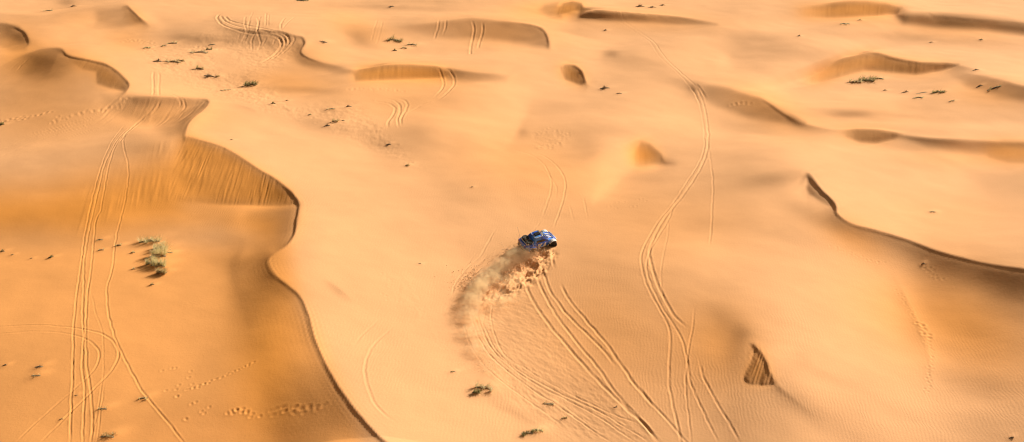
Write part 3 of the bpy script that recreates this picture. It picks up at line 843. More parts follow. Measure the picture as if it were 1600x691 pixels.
prints([(195,66),(215,63),(240,72),(225,80)], 24, 8, .3, .09, 17)
prints([(300,74),(330,76),(345,78)], 18, 5, .3, .08, 18)
prints([(300,105),(340,118),(380,140),(420,160),(460,170)], 34, 14, .26, .05, 19)
prints([(480,175),(520,190),(560,175),(610,228),(640,258)], 30, 14, .25, .05, 20)

DET = np.clip(DET, -.5, .6)
# broad unevenness
DET += .05*vnoise(VXf/9.5+VYf/31, VYf/7.5, 59)+.033*vnoise(VXf/3.1, VYf/2.7, 60)+.006*vnoise(VXf/1.1, VYf/.9, 61)

PLANTS_MOUNDS = []

# ---------------------------------------------------------------------------
# 5.  MATERIALS
# ---------------------------------------------------------------------------
def new_mat(name):
    m = bpy.data.materials.new(name); m.use_nodes = True
    nt = m.node_tree
    return m, nt, nt.nodes['Principled BSDF']


def simple(name, col, rough=.6, metal=0.0, coat=0.0, vary=.0, scale=20.0, spec=.5):
    m, nt, p = new_mat(name)
    p.inputs['Roughness'].default_value = rough; p.inputs['Metallic'].default_value = metal
    p.inputs['Coat Weight'].default_value = coat
    p.inputs['Specular IOR Level'].default_value = spec
    if vary:
        tc = nt.nodes.new('ShaderNodeTexCoord'); n = nt.nodes.new('ShaderNodeTexNoise'); r = nt.nodes.new('ShaderNodeMixRGB')
        n.inputs['Scale'].default_value = scale; n.inputs['Detail'].default_value = 4
        nt.links.new(tc.outputs['Object'], n.inputs['Vector'])
        r.inputs[1].default_value = (*[c*(1-vary) for c in col], 1); r.inputs[2].default_value = (*[min(1, c*(1+vary)) for c in col], 1)
        nt.links.new(n.outputs['Fac'], r.inputs[0]); nt.links.new(r.outputs[0], p.inputs['Base Color'])
    else:
        p.inputs['Base Color'].default_value = (*col, 1)
    return m


def sand_material():
    m, nt, p = new_mat('sand')
    N = nt.nodes.new; Lk = nt.links.new
    p.inputs['Roughness'].default_value = .92; p.inputs['Specular IOR Level'].default_value = .12
    geo = N('ShaderNodeNewGeometry')
    red = N('ShaderNodeAttribute'); red.attribute_name = 'redness'
    rip = N('ShaderNodeAttribute'); rip.attribute_name = 'ripple'
    mix = N('ShaderNodeMixRGB'); mix.inputs[1].default_value = (*PALE, 1); mix.inputs[2].default_value = (*REDS, 1)
    Lk(red.outputs['Fac'], mix.inputs[0])
    # patches of slightly coarser, darker grain
    n1 = N('ShaderNodeTexNoise'); n1.inputs['Scale'].default_value = .09; n1.inputs['Detail'].default_value = 7; n1.inputs['Roughness'].default_value = .62
    Lk(geo.outputs['Position'], n1.inputs['Vector'])
    mr = N('ShaderNodeMapRange'); mr.inputs[1].default_value = .3; mr.inputs[2].default_value = .7; mr.inputs[3].default_value = .965; mr.inputs[4].default_value = 1.03
    Lk(n1.outputs['Fac'], mr.inputs[0])
    n2 = N('ShaderNodeTexNoise'); n2.inputs['Scale'].default_value = 9; n2.inputs['Detail'].default_value = 5; n2.inputs['Roughness'].default_value = .7
    Lk(geo.outputs['Position'], n2.inputs['Vector'])
    mr2 = N('ShaderNodeMapRange'); mr2.inputs[1].default_value = .25; mr2.inputs[2].default_value = .75; mr2.inputs[3].default_value = .95; mr2.inputs[4].default_value = 1.05
    Lk(n2.outputs['Fac'], mr2.inputs[0])
    mul = N('ShaderNodeMath'); mul.operation = 'MULTIPLY'; Lk(mr.outputs[0], mul.inputs[0]); Lk(mr2.outputs[0], mul.inputs[1])
    vm = N('ShaderNodeVectorMath'); vm.operation = 'SCALE'; Lk(mix.outputs[0], vm.inputs[0]); Lk(mul.outputs[0], vm.inputs['Scale'])
    Lk(vm.outputs[0], p.inputs['Base Color'])
    # wind ripples
    mp = N('ShaderNodeMapping'); mp.inputs['Rotation'].default_value = (0, 0, math.radians(6)); Lk(geo.outputs['Position'], mp.inputs['Vector'])
    wv = N('ShaderNodeTexWave'); wv.wave_type = 'BANDS'; wv.bands_direction = 'X'; wv.inputs['Scale'].default_value = .95
    wv.inputs['Distortion'].default_value = 8.5; wv.inputs['Detail'].default_value = 2.0; wv.inputs['Detail Scale'].default_value = .55; wv.inputs['Detail Roughness'].default_value = .5
    Lk(mp.outputs[0], wv.inputs['Vector'])
    rm = N('ShaderNodeMath'); rm.operation = 'MULTIPLY'; Lk(wv.outputs['Fac'], rm.inputs[0]); Lk(rip.outputs['Fac'], rm.inputs[1])
    b1 = N('ShaderNodeBump'); b1.inputs['Strength'].default_value = 1.0; b1.inputs['Distance'].default_value = .02
    Lk(rm.outputs[0], b1.inputs['Height'])
    n3 = N('ShaderNodeTexNoise'); n3.inputs['Scale'].default_value = 3.2; n3.inputs['Detail'].default_value = 6; n3.inputs['Roughness'].default_value = .62
    Lk(geo.outputs['Position'], n3.inputs['Vector'])
    b2 = N('ShaderNodeBump'); b2.inputs['Strength'].default_value = 1.0; b2.inputs['Distance'].default_value = .015
    Lk(n3.outputs['Fac'], b2.inputs['Height']); Lk(b1.outputs[0], b2.inputs['Normal'])
    Lk(b2.outputs[0], p.inputs['Normal'])
    return m


PALE = (.74, .437, .24)
REDS = (.79, .325, .066)
SAND = sand_material()

# ---------------------------------------------------------------------------
# 6.  BUILD HELPERS
# ---------------------------------------------------------------------------
def mesh_obj(name, verts, faces, mat, parent=None, smooth=False, bevel=0.0, seg=2):
    me = bpy.data.meshes.new(name)
    if bevel:
        bm = bmesh.new(); vs = [bm.verts.new(v) for v in verts]
        for f in faces:
            try:
                bm.faces.new([vs[i] for i in f])
            except ValueError:
                pass
        bmesh.ops.recalc_face_normals(bm, faces=bm.faces[:])
        es = [e for e in bm.edges if len(e.link_faces) == 2 and e.calc_face_angle(0) > .5]
        bmesh.ops.bevel(bm, geom=es, offset=bevel, segments=seg, affect='EDGES', clamp_overlap=True)
        bm.to_mesh(me); bm.free()
    else:
        me.from_pydata([tuple(v) for v in verts], [], faces)
        bm = bmesh.new(); bm.from_mesh(me); bmesh.ops.recalc_face_normals(bm, faces=bm.faces[:]); bm.to_mesh(me); bm.free()
    me.materials.append(mat)
    if smooth:
        me.polygons.foreach_set('use_smooth', [True]*len(me.polygons))
    o = bpy.data.objects.new(name, me); COL.objects.link(o)
    if parent:
        o.parent = parent
    return o


def tag(o, label=None, cat=None, group=None, kind=None):
    if label: o['label'] = label
    if cat: o['category'] = cat
    if group: o['group'] = group
    if kind: o['kind'] = kind
    return o


def loft(rings, closed=True, caps=True):
    n = len(rings[0]); V = [p for r in rings for p in r]; F = []
    for i in range(len(rings)-1):
        for j in range(n if closed else n-1):
            k = (j+1) % n
            F.append((i*n+j, i*n+k, (i+1)*n+k, (i+1)*n+j))
    if caps:
        F.append(tuple(range(n))[::-1]); F.append(tuple((len(rings)-1)*n+j for j in range(n)))
    return V, F


def merge(parts):
    V, F = [], []
    for v, f in parts:
        b = len(V); V += list(v); F += [tuple(i+b for i in q) for q in f]
    return V, F


def boxm(x0, x1, y0, y1, z0, z1):
    V = [(x, y, z) for x in (x0, x1) for y in (y0, y1) for z in (z0, z1)]
    return V, [(0, 1, 3, 2), (4, 6, 7, 5), (0, 4, 5, 1), (2, 3, 7, 6), (0, 2, 6, 4), (1, 5, 7, 3)]


def tubem(path, r, n=8, taper=None):
    rings = []
    for i, p in enumerate(path):
        p = Vector(p); a = Vector(path[max(0, i-1)]); b = Vector(path[min(len(path)-1, i+1)])
        d = (b-a).normalized(); s = d.cross(Vector((0, 0, 1)) if abs(d.z) < .9 else Vector((1, 0, 0))).normalized(); t = s.cross(d)
        rr = r if taper is None else r*(1+(taper-1)*i/(len(path)-1))
        rings.append([tuple(p+s*math.cos(2*math.pi*k/n)*rr+t*math.sin(2*math.pi*k/n)*rr) for k in range(n)])
    return loft(rings)


def lathe_y(prof, n=28):
    """profile (y, r) spun round the Y axis"""
    rings = [[(r*math.cos(2*math.pi*k/n), y, r*math.sin(2*math.pi*k/n)) for k in range(n)] for y, r in prof]
    return loft(rings)


# ---------------------------------------------------------------------------
# 7.  PLANTS
# ---------------------------------------------------------------------------
def leafy(name, col, rough, vary=.4, scale=3):
    m = simple(name, col, rough, vary=vary, scale=scale)
    nt = m.node_tree; p = nt.nodes['Principled BSDF']; out = nt.nodes['Material Output']
    tr = nt.nodes.new('ShaderNodeBsdfTranslucent'); mx = nt.nodes.new('ShaderNodeMixShader'); mx.inputs[0].default_value = .5
    nt.links.new(p.inputs['Base Color'].links[0].from_socket, tr.inputs['Color'])
    nt.links.new(p.outputs[0], mx.inputs[1]); nt.links.new(tr.outputs[0], mx.inputs[2]); nt.links.new(mx.outputs[0], out.inputs['Surface'])
    return m


STRAW = leafy('dry_straw', (.85, .68, .38), .8, vary=.4, scale=3)
OLIVE = leafy('olive_leaf', (.58, .47, .23), .7, vary=.45, scale=3)
GREEN = leafy('dark_green_leaf', (.34, .30, .13), .7, vary=.45, scale=3)
GREY = leafy('grey_green_leaf', (.70, .60, .36), .8, vary=.35, scale=3)
WOOD = simple('dead_wood', (.26, .18, .10), .85, vary=.4, scale=6)
MATS = {'straw': STRAW, 'olive': OLIVE, 'green': GREEN, 'grey': GREY, 'twig': WOOD}

PLANTS = [
 # u, v, width, height (survey units), kind, label
 (234,379,36,11,'straw','low straw-coloured shrub at the top of the big shadow-casting clump on the left'),
 (208,396,8,5,'straw','small round pale tuft just left of the big shrub clump, throwing one long shadow'),
 (250,391,26,18,'straw','wispy yellowish shrub forming the upper right of the big shrub clump'),
 (247,403,28,22,'straw','tallest straw-coloured shrub in the middle of the big shrub clump'),
 (239,414,22,18,'straw','loose straw shrub at the left front of the big shrub clump'),
 (248,417,26,20,'straw','dense straw shrub in the lower middle of the big shrub clump'),
 (253,428,18,16,'olive','olive shrub at the bottom of the big shrub clump with the darkest shadow'),
 (264,398,14,4,'straw','flat spray of dry stems poking out right of the big shrub clump'),
 (209,422,8,5,'straw','tiny orange-tan tuft to the lower left of the big shrub clump'),
 (229,406,7,6,'straw','short bent pale twig bush left of the middle of the big shrub clump'),
 (238,446,9,7,'olive','small dark tuft standing alone just below the big shrub clump'),
 (158,392,12,6,'straw','pale tuft beside the tyre tracks, left of a similar tuft on the next track'),
 (185,385,13,7,'straw','pale dry tuft growing on the right-hand wheel track above the big shrub clump'),
 (156,376,14,4,'straw','faint flat tuft between the tyre tracks at the foot of the orange slope'),
 (80,403,11,6,'green','dark green round tuft alone on the flat left of the vertical tracks'),
 (4,393,9,5,'green','dark low tuft cut by the left edge of the photo under the orange slope'),
 (19,398,6,3,'olive','speck of dry weed just right of the dark tuft at the left edge'),
 (49,404,6,3,'olive','small flat weed midway between the left edge and the round green tuft'),
 (8,571,9,5,'twig','dark forked twig at the left edge below the looping track'),
 (61,574,16,5,'twig','bent dark twig with a long thin shadow inside the looping track'),
 (56,588,18,4,'straw','faint flat straw tuft just below the bent dark twig'),
 (96,656,7,4,'olive','small weed on the lowest arm of the looping track'),
 (119,618,7,3,'olive','tiny weed between the leftmost straight track and the bundle beside it'),
 (224,624,18,7,'straw','pale tuft with a dark shadow beside the long diagonal track at the bottom left'),
 (160,641,18,5,'straw','low streaky tuft right of the track bundle near the bottom edge'),
 (168,684,26,8,'olive','wide flat tuft at the bottom edge right of the track bundle'),
 (3,196,12,7,'green','dark bush cut by the left edge at the end of the upper line of scuffs'),
 (115,11,13,5,'twig','slanted dark weed near the top left edge of the photo'),
 (75,18,20,5,'straw','pale ragged tuft below and left of the slanted dark weed at the top left'),
 (269,69,20,6,'straw','ragged tuft in the scrubby hollow, upper left of the long slanted bush'),
 (256,73,11,5,'straw','small tuft at the far left of the scrubby hollow'),
 (230,76,16,5,'straw','faint streaky tuft left of the scrubby hollow'),
 (311,83,36,6,'grey','long slanted grey-green bush in the scrubby hollow'),
 (326,80,14,6,'green','dark green bush at the upper right end of the long slanted one'),
 (331,71,14,3,'straw','thin straw streak above the long slanted bush'),
 (246,97,17,7,'twig','dark arched bush on the sand lip above the paired short tracks'),
 (270,98,30,8,'grey','grey-green matted bush right of the dark arched one'),
 (283,97,16,7,'olive','olive end of the matted scrub, right of the grey-green bush'),
 (312,109,16,9,'olive','bush with a hooked dark top in the centre of the scrubby hollow'),
 (327,120,22,7,'twig','dark dry brush below the hooked bush in the scrubby hollow'),
 (340,121,9,5,'olive','small olive tuft at the right end of the dark dry brush'),
 (392,134,26,12,'green','thick dark green bush standing alone, the greenest plant in the upper left'),
 (352,142,24,4,'straw','flat dry strand left below the thick dark green bush'),
 (427,163,10,5,'green','light green tuft on the slope right below the thick dark green bush'),
 (448,158,8,4,'twig','tiny dark weed right of the light green tuft'),
 (505,66,16,4,'twig','dark streak of weed on the pale bend right of the small hooked crest'),
 (617,64,26,8,'green','dark cushion bush with pale rim in the upper middle'),
 (644,71,20,6,'grey','pale grey-green bush right below the dark cushion bush'),
 (617,80,10,5,'green','small bright green tuft below the dark cushion bush'),
 (632,76,12,5,'grey','thin grey tuft linking the cushion bush and the pale one'),
 (545,167,12,5,'twig','dark weed near the top of the scuffed patch in the upper middle'),
 (517,171,18,4,'straw','flat brown weed left of the curved tracks'),
 (524,191,14,8,'olive','bushiest tuft of the scuffed patch left of the curved tracks'),
 (511,198,12,5,'twig','row of dark specks of weed at the lower left of the scuffed patch'),
 (536,190,9,4,'olive','small weed right of the bushiest tuft in the scuffed patch'),
 (484,180,8,5,'straw','tiny straw tuft at the left end of the scuffed patch'),
 (607,227,10,6,'twig','small dark weed in the shaded dip below the scuffed patch'),
 (637,259,10,5,'olive','lonely weed below the shaded dip on the wide pale slope'),
 (472,2,24,5,'green','dark bush cut by the top edge left of centre'),
 (611,11,12,3,'twig','thin dark weed near the top edge left of centre'),
 (1000,11,18,6,'twig','dark slanted weed at the top edge above the long dark crest'),
 (1019,12,16,5,'twig','spiky dark weed, middle one of three above the long dark crest'),
 (1035,9,12,5,'twig','rightmost of three dark weeds above the long dark crest'),
 (946,48,7,4,'twig','tiny weed below the long dark crest at the top'),
 (945,139,20,7,'twig','dark streaky weed right of the small rounded slip face'),
 (967,147,12,4,'twig','small dark weed just lower right of the streaky weed'),
 (1320,38,20,4,'straw','flat tan weed under the upper right slip face'),
 (1343,32,10,3,'olive','thin weed right of the flat tan one under the upper right slip face'),
 (1248,57,8,4,'twig','dark speck of weed left on the plain below the upper right slip face'),
 (1455,67,9,3,'twig','thin dark weed on the plain between the two large right slip faces'),
 (1532,63,9,3,'olive','faint weed on the pale plain near the right edge'),
 (1336,130,24,10,'grey','grey-green left half of the wide grass patch under the large right slip face'),
 (1353,128,30,10,'green','dark green middle of the wide grass patch under the large right slip face'),
 (1372,125,22,7,'straw','straw-coloured right tail of the wide grass patch under the large right slip face'),
 (1383,142,9,4,'twig','round dark speck of weed right below the wide grass patch'),
 (1414,145,15,5,'twig','dark slanted weed midway between the wide grass patch and the small green one'),
 (1466,145,24,7,'green','green tuft with long trailing stems right of the slanted weed'),
 (1440,146,22,3,'straw','thin trailing straw left of the green tuft with long stems'),
 (1434,154,22,5,'straw','brown flattened weed below the trailing straw'),
 (1487,159,12,4,'olive','tiny weed lower right of the green tuft with long stems'),
 (1530,136,12,5,'twig','dark weed at the left of the pair in the shaded hollow near the right edge'),
 (1553,139,26,6,'olive','long dark weed, right one of the pair in the shaded hollow near the right edge'),
 (1525,110,14,4,'twig','thin weed on the pale shoulder above the shaded hollow near the right edge'),
 (1457,332,14,4,'olive','lonely weed on the smooth pale slope above the long right crest'),
 (1442,413,7,4,'twig','small dark stub on the shaded slope under the long right crest'),
 (1580,684,9,5,'twig','small dark stub near the bottom right corner'),
 (756,609,34,16,'grey','largest grey-green shrub at the bottom centre, pale stems swept to the right'),
 (744,616,14,10,'green','dark green clump at the left foot of the largest bottom shrub'),
 (824,679,22,8,'green','dark green low shrub at the bottom edge right of centre'),
 (840,675,22,10,'straw','yellow-green spiky grass on the right of the low bottom-edge shrub'),
 (858,632,20,5,'grey','flat faint grey tuft between the two bottom shrubs and the scoured sand'),
 (708,582,10,5,'olive','small olive weed upper left of the largest bottom shrub'),
 (962,637,8,4,'twig','tiny weed on the scoured sand by the deep fresh ruts'),
 (882,654,12,5,'olive','small brown weed on the scoured sand right of the flat grey tuft'),
 (656,413,6,3,'twig','tiny dark stick left of the long dust shadow'),
 (362,219,6,3,'twig','tiny dark stick on the bright slope above the big streaked slip face'),
 (738,293,5,3,'twig','tiny dark speck of weed on the bare slope above the dust plume'),
]
pu = np.array([p[0] for p in PLANTS], float); pv = np.array([p[1] for p in PLANTS], float)
PX, PY, PZ = pix_ground(pu, pv)
DEP = PY*CP-(PZ-CAM_H)*SP
# drifted sand behind the plants
for i, p in enumerate(PLANTS):
    s = DEP[i]/FOC; wm = p[2]*s
    cx, cy = PX[i]+.25*wm*sdx, PY[i]+.25*wm*sdy
    R = wm*1.6+.3
    a, b = patch(cx, cy, R)
    dx = VXf[a, b]-cx; dy = VYf[a, b]-cy
    q = (dx*sdx+dy*sdy)/(.75*wm+.15); t = (-dx*sdy+dy*sdx)/(.4*wm+.12)
    DET[a, b] += min(.16, .09*wm+.015)*np.exp(-q*q-t*t)


def ground(x, y):
    return float(ground_many(np.array([x]), np.array([y]))[0])


def ground_many(x, y):
    i = np.clip(np.searchsorted(rowY, y), 1, NR-2); d = depth0[i]
    j = np.clip(np.searchsorted(ucol, 800+FOC*x/d), 1, NC-2)
    return height0(x, y)+DET[i, j]


def plant(i, p):
    u, v, wpx, hpx, kind, label = p
    r = random.Random(i*7+3)
    s = float(DEP[i])/FOC
    W = wpx*s; Hh = max(.12, hpx*s*.95)
    if i < 8:
        W *= 1.15; Hh *= 1.2
    x0, y0 = float(PX[i]), float(PY[i]); z0 = ground(x0, y0)
    flat = wpx/hpx > 2.6
    n = int(min(420, 24+wpx*hpx*1.1))
    if kind == 'straw': n = int(n*.7)
    if i < 8: n = int(n*1.9)
    if kind == 'twig': n = int(n*.55)
    V, F = [], []
    bw = .014*(1 if kind != 'green' else 1.5)*max(1, s*13)
    ncl = max(1, int(wpx/6)) if kind != 'twig' else 1
    cl = [((k+.5)/ncl-.5+r.uniform(-.15, .15)/ncl, r.uniform(-.5, .5)) for k in range(ncl)]
    hs = [r.uniform(.55, 1.0) for _ in cl]
    for k in range(n):
        ci = r.randrange(ncl); c = cl[ci]
        bx = c[0]*W*.85+r.gauss(0, .05*W/ncl+.02); by = c[1]*W*.35+r.gauss(0, .05*W/ncl+.02)
        az = r.uniform(0, 2*math.pi); lean = r.uniform(.1, 1.15) if not flat else r.uniform(.5, 1.35)
        Lg = Hh*hs[ci]*r.uniform(.55, 1.15)*(1.25 if flat else 1.0)
        dx = math.sin(lean)*math.cos(az)+.25; dy = math.sin(lean)*math.sin(az); dz = math.cos(lean)
        zb = -.04
        b = len(V)
        px, py = -math.sin(az)*bw, math.cos(az)*bw
        m = (bx+dx*Lg*.5, by+dy*Lg*.5, zb+dz*Lg*.62); t = (bx+dx*Lg*.98, by+dy*Lg*.98, zb+dz*Lg*.95)
        V += [(bx-px*.5, by-py*.5, zb), (bx+px*.5, by+py*.5, zb), (m[0]+px*.6, m[1]+py*.6, m[2]), (m[0]-px*.6, m[1]-py*.6, m[2]), t]
        F += [(b, b+1, b+2, b+3), (b+3, b+2, b+4)]
    # woody crown under the leaves: one knobbly root stock
    rk = []
    for k in range(7):
        f = k/6; xx = (f-.5)*W*.8; hh = Hh*.22*math.sin(math.pi*min(1, max(0, f*.94+.03)))*r.uniform(.7, 1.2)+.01
        rk.append([(xx+r.uniform(-.02, .02), math.cos(2*math.pi*q/6)*(W*.07+.02)*r.uniform(.8, 1.2), math.sin(2*math.pi*q/6)*hh-.01) for q in range(6)])
    nm = {'straw': 'dry_tuft', 'olive': 'desert_shrub', 'green': 'green_shrub', 'grey': 'grey_shrub', 'twig': 'dry_weed'}[kind]
    ct = {'straw': 'grass tuft', 'olive': 'shrub', 'green': 'shrub', 'grey': 'shrub', 'twig': 'weed'}[kind]
    grp = 'shrubs of the big clump on the left' if i < 11 and i != 10 else ('shrubs and tufts scattered over the sand')
    root = bpy.data.objects.new(nm, None); COL.objects.link(root); root.location = (x0, y0, z0)
    tag(root, label, ct, grp)
    V2, F2 = loft(rk)
    # follow the ground under a wide plant
    def drop(VV):
        A = np.array(VV); A[:, 2] += ground_many(x0+A[:, 0], y0+A[:, 1])-z0
        return [tuple(q) for q in A]
    mesh_obj('foliage' if kind != 'twig' else 'twigs', drop(V), F, MATS[kind], root)
    mesh_obj('stem', drop(V2), F2, WOOD, root)


# ---------------------------------------------------------------------------
# 8.  THE SAND MESH
# ---------------------------------------------------------------------------
def build_sand():
    Z = VZ+DET
    co = np.stack([VXf, VYf, Z], -1).reshape(-1, 3)
    me = bpy.data.meshes.new('sand_dunes')
    nv = NR*NC; nf = (NR-1)*(NC-1)
    me.vertices.add(nv); me.vertices.foreach_set('co', co.astype(np.float32).ravel())
    i = np.arange(NR-1)[:, None]*NC+np.arange(NC-1)[None, :]
    quad = np.stack([i, i+1, i+NC+1, i+NC], -1).reshape(-1, 4)
    me.loops.add(nf*4); me.loops.foreach_set('vertex_index', quad.ravel().astype(np.int32))
    me.polygons.add(nf); me.polygons.foreach_set('loop_start', (np.arange(nf)*4).astype(np.int32))
    me.polygons.foreach_set('loop_total', np.full(nf, 4, np.int32))
    me.polygons.foreach_set('use_smooth', np.ones(nf, bool))
    me.update(calc_edges=True)
    u, v = project(VXf, VYf, VZ)
    rr = sample_lin(RED, (v+MY)/ST, (u+MX)/ST)
    fade = np.clip(np.minimum(np.minimum(u+MX, SX+MX-u), np.minimum(v+MY, SY+MY-v))/80.0, 0, 1)
    rr = rr*fade+.35*(1-fade)
    a = me.attributes.new('redness', 'FLOAT', 'POINT'); a.data.foreach_set('value', rr.ravel().astype(np.float32))
    # ripples where the wind has worked the sand, none on fresh slip faces or in the ruts
    rp = np.clip(.30+.9*vnoise(VXf/19+2, VYf/15, 71)+.4*vnoise(VXf/6, VYf/5, 72), .06, 1)
    gsl = sample_lin(RIP, (v+MY)/ST, (u+MX)/ST)
    rp = np.clip(rp*.13+gsl*.48, 0, 1)*np.clip(1-np.abs(DET)*14, .0, 1)
    a = me.attributes.new('ripple', 'FLOAT', 'POINT'); a.data.foreach_set('value', rp.ravel().astype(np.float32))
    me.materials.append(SAND)
    o = bpy.data.objects.new('sand_dunes', me); COL.objects.link(o)
    tag(o, 'wind-blown orange sand dunes crossed by tyre tracks', None, None, 'structure')
    return o


RIP = np.zeros(GX.shape)
blob(1090, 630, 120, 60, 15, .9, arr=RIP); blob(1330, 640, 200, 50, 15, .5, arr=RIP); blob(1240, 520, 60, 40, 45, .5, arr=RIP)
blob(1520, 540, 60, 26, 10, .5, arr=RIP); blob(1000, 500, 130, 60, 40, .25, arr=RIP); blob(600, 600, 120, 90, 30, .3, arr=RIP)
blob(300, 340, 160, 26, 0, .3, arr=RIP); blob(560, 400, 80, 60, 0, .15, arr=RIP); blob(1590, 280, 40, 20, 0, .4, arr=RIP)
blob(780, 640, 60, 50, 0, .35, arr=RIP); blob(1500, 640, 120, 50, 0, .4, arr=RIP)
for P_, v_, b_ in SLIPS:
    poly(P_, -1.0, 3, arr=RIP)
build_sand()
for i, p in enumerate(PLANTS):
    plant(i, p)

# ---------------------------------------------------------------------------
# 9.  THE RALLY BUGGY, ITS FLYING SAND AND DUST
# ---------------------------------------------------------------------------
def paint_material():
    """metallic blue with paler sweeps"""
    m, nt, p = new_mat('blue_paint')
    N = nt.nodes.new; Lk = nt.links.new
    p.inputs['Roughness'].default_value = .28; p.inputs['Coat Weight'].default_value = .6; p.inputs['Metallic'].default_value = 0
    tc = N('ShaderNodeTexCoord'); mp = N('ShaderNodeMapping'); mp.inputs['Rotation'].default_value = (0, .5, .6); mp.inputs['Scale'].default_value = (.7, .7, 1.2)
    n = N('ShaderNodeTexNoise'); n.inputs['Scale'].default_value = 1.3; n.inputs['Detail'].default_value = 1
    Lk(tc.outputs['Object'], mp.inputs[0]); Lk(mp.outputs[0], n.inputs['Vector'])
    cr = N('ShaderNodeValToRGB'); cr.color_ramp.interpolation = 'CONSTANT'
    e = cr.color_ramp.elements; e[0].position = 0; e[0].color = (.03, .13, .68, 1); e[1].position = .50; e[1].color = (.05, .27, .95, 1)
    x = e.new(.66); x.color = (.20, .48, .95, 1)
    Lk(n.outputs['Fac'], cr.inputs[0])
    du = N('ShaderNodeTexNoise'); du.inputs['Scale'].default_value = 5; du.inputs['Detail'].default_value = 5; Lk(tc.outputs['Object'], du.inputs['Vector'])
    mr = N('ShaderNodeMapRange'); mr.inputs[1].default_value = .55; mr.inputs[2].default_value = .8; mr.inputs[3].default_value = 0; mr.inputs[4].default_value = .3
    Lk(du.outputs['Fac'], mr.inputs[0])
    mx = N('ShaderNodeMixRGB'); mx.inputs[2].default_value = (.55, .35, .17, 1); Lk(cr.outputs[0], mx.inputs[1]); Lk(mr.outputs[0], mx.inputs[0])
    Lk(mx.outputs[0], p.inputs['Base Color'])
    return m


BLUE = paint_material()
WHITE = simple('white_paint', (.78, .78, .78), .35, coat=.4)
BLACK = simple('black_plastic', (.02, .02, .022), .5)
RUBBER = simple('tyre_rubber', (.022, .020, .018), .8, vary=.3, scale=30)
RIM = simple('rim_metal', (.10, .11, .13), .35, metal=.8)
GLASS = simple('tinted_glass', (.015, .02, .03), .06, spec=.8)
STEEL = simple('bare_steel', (.45, .45, .46), .35, metal=.9)
LAMP = simple('lamp_glass', (.7, .72, .75), .1)
SEAT = simple('ochre_cover', (.45, .22, .08), .7, vary=.3)


def ring6(x, z0, z1, z2, w0, w1, w2):
    return [(x, -w0, z0), (x, -w1, z1), (x, -w2, z2), (x, -w2*.5, z2+.03), (x, w2*.5, z2+.03), (x, w2, z2), (x, w1, z1), (x, w0, z0)]


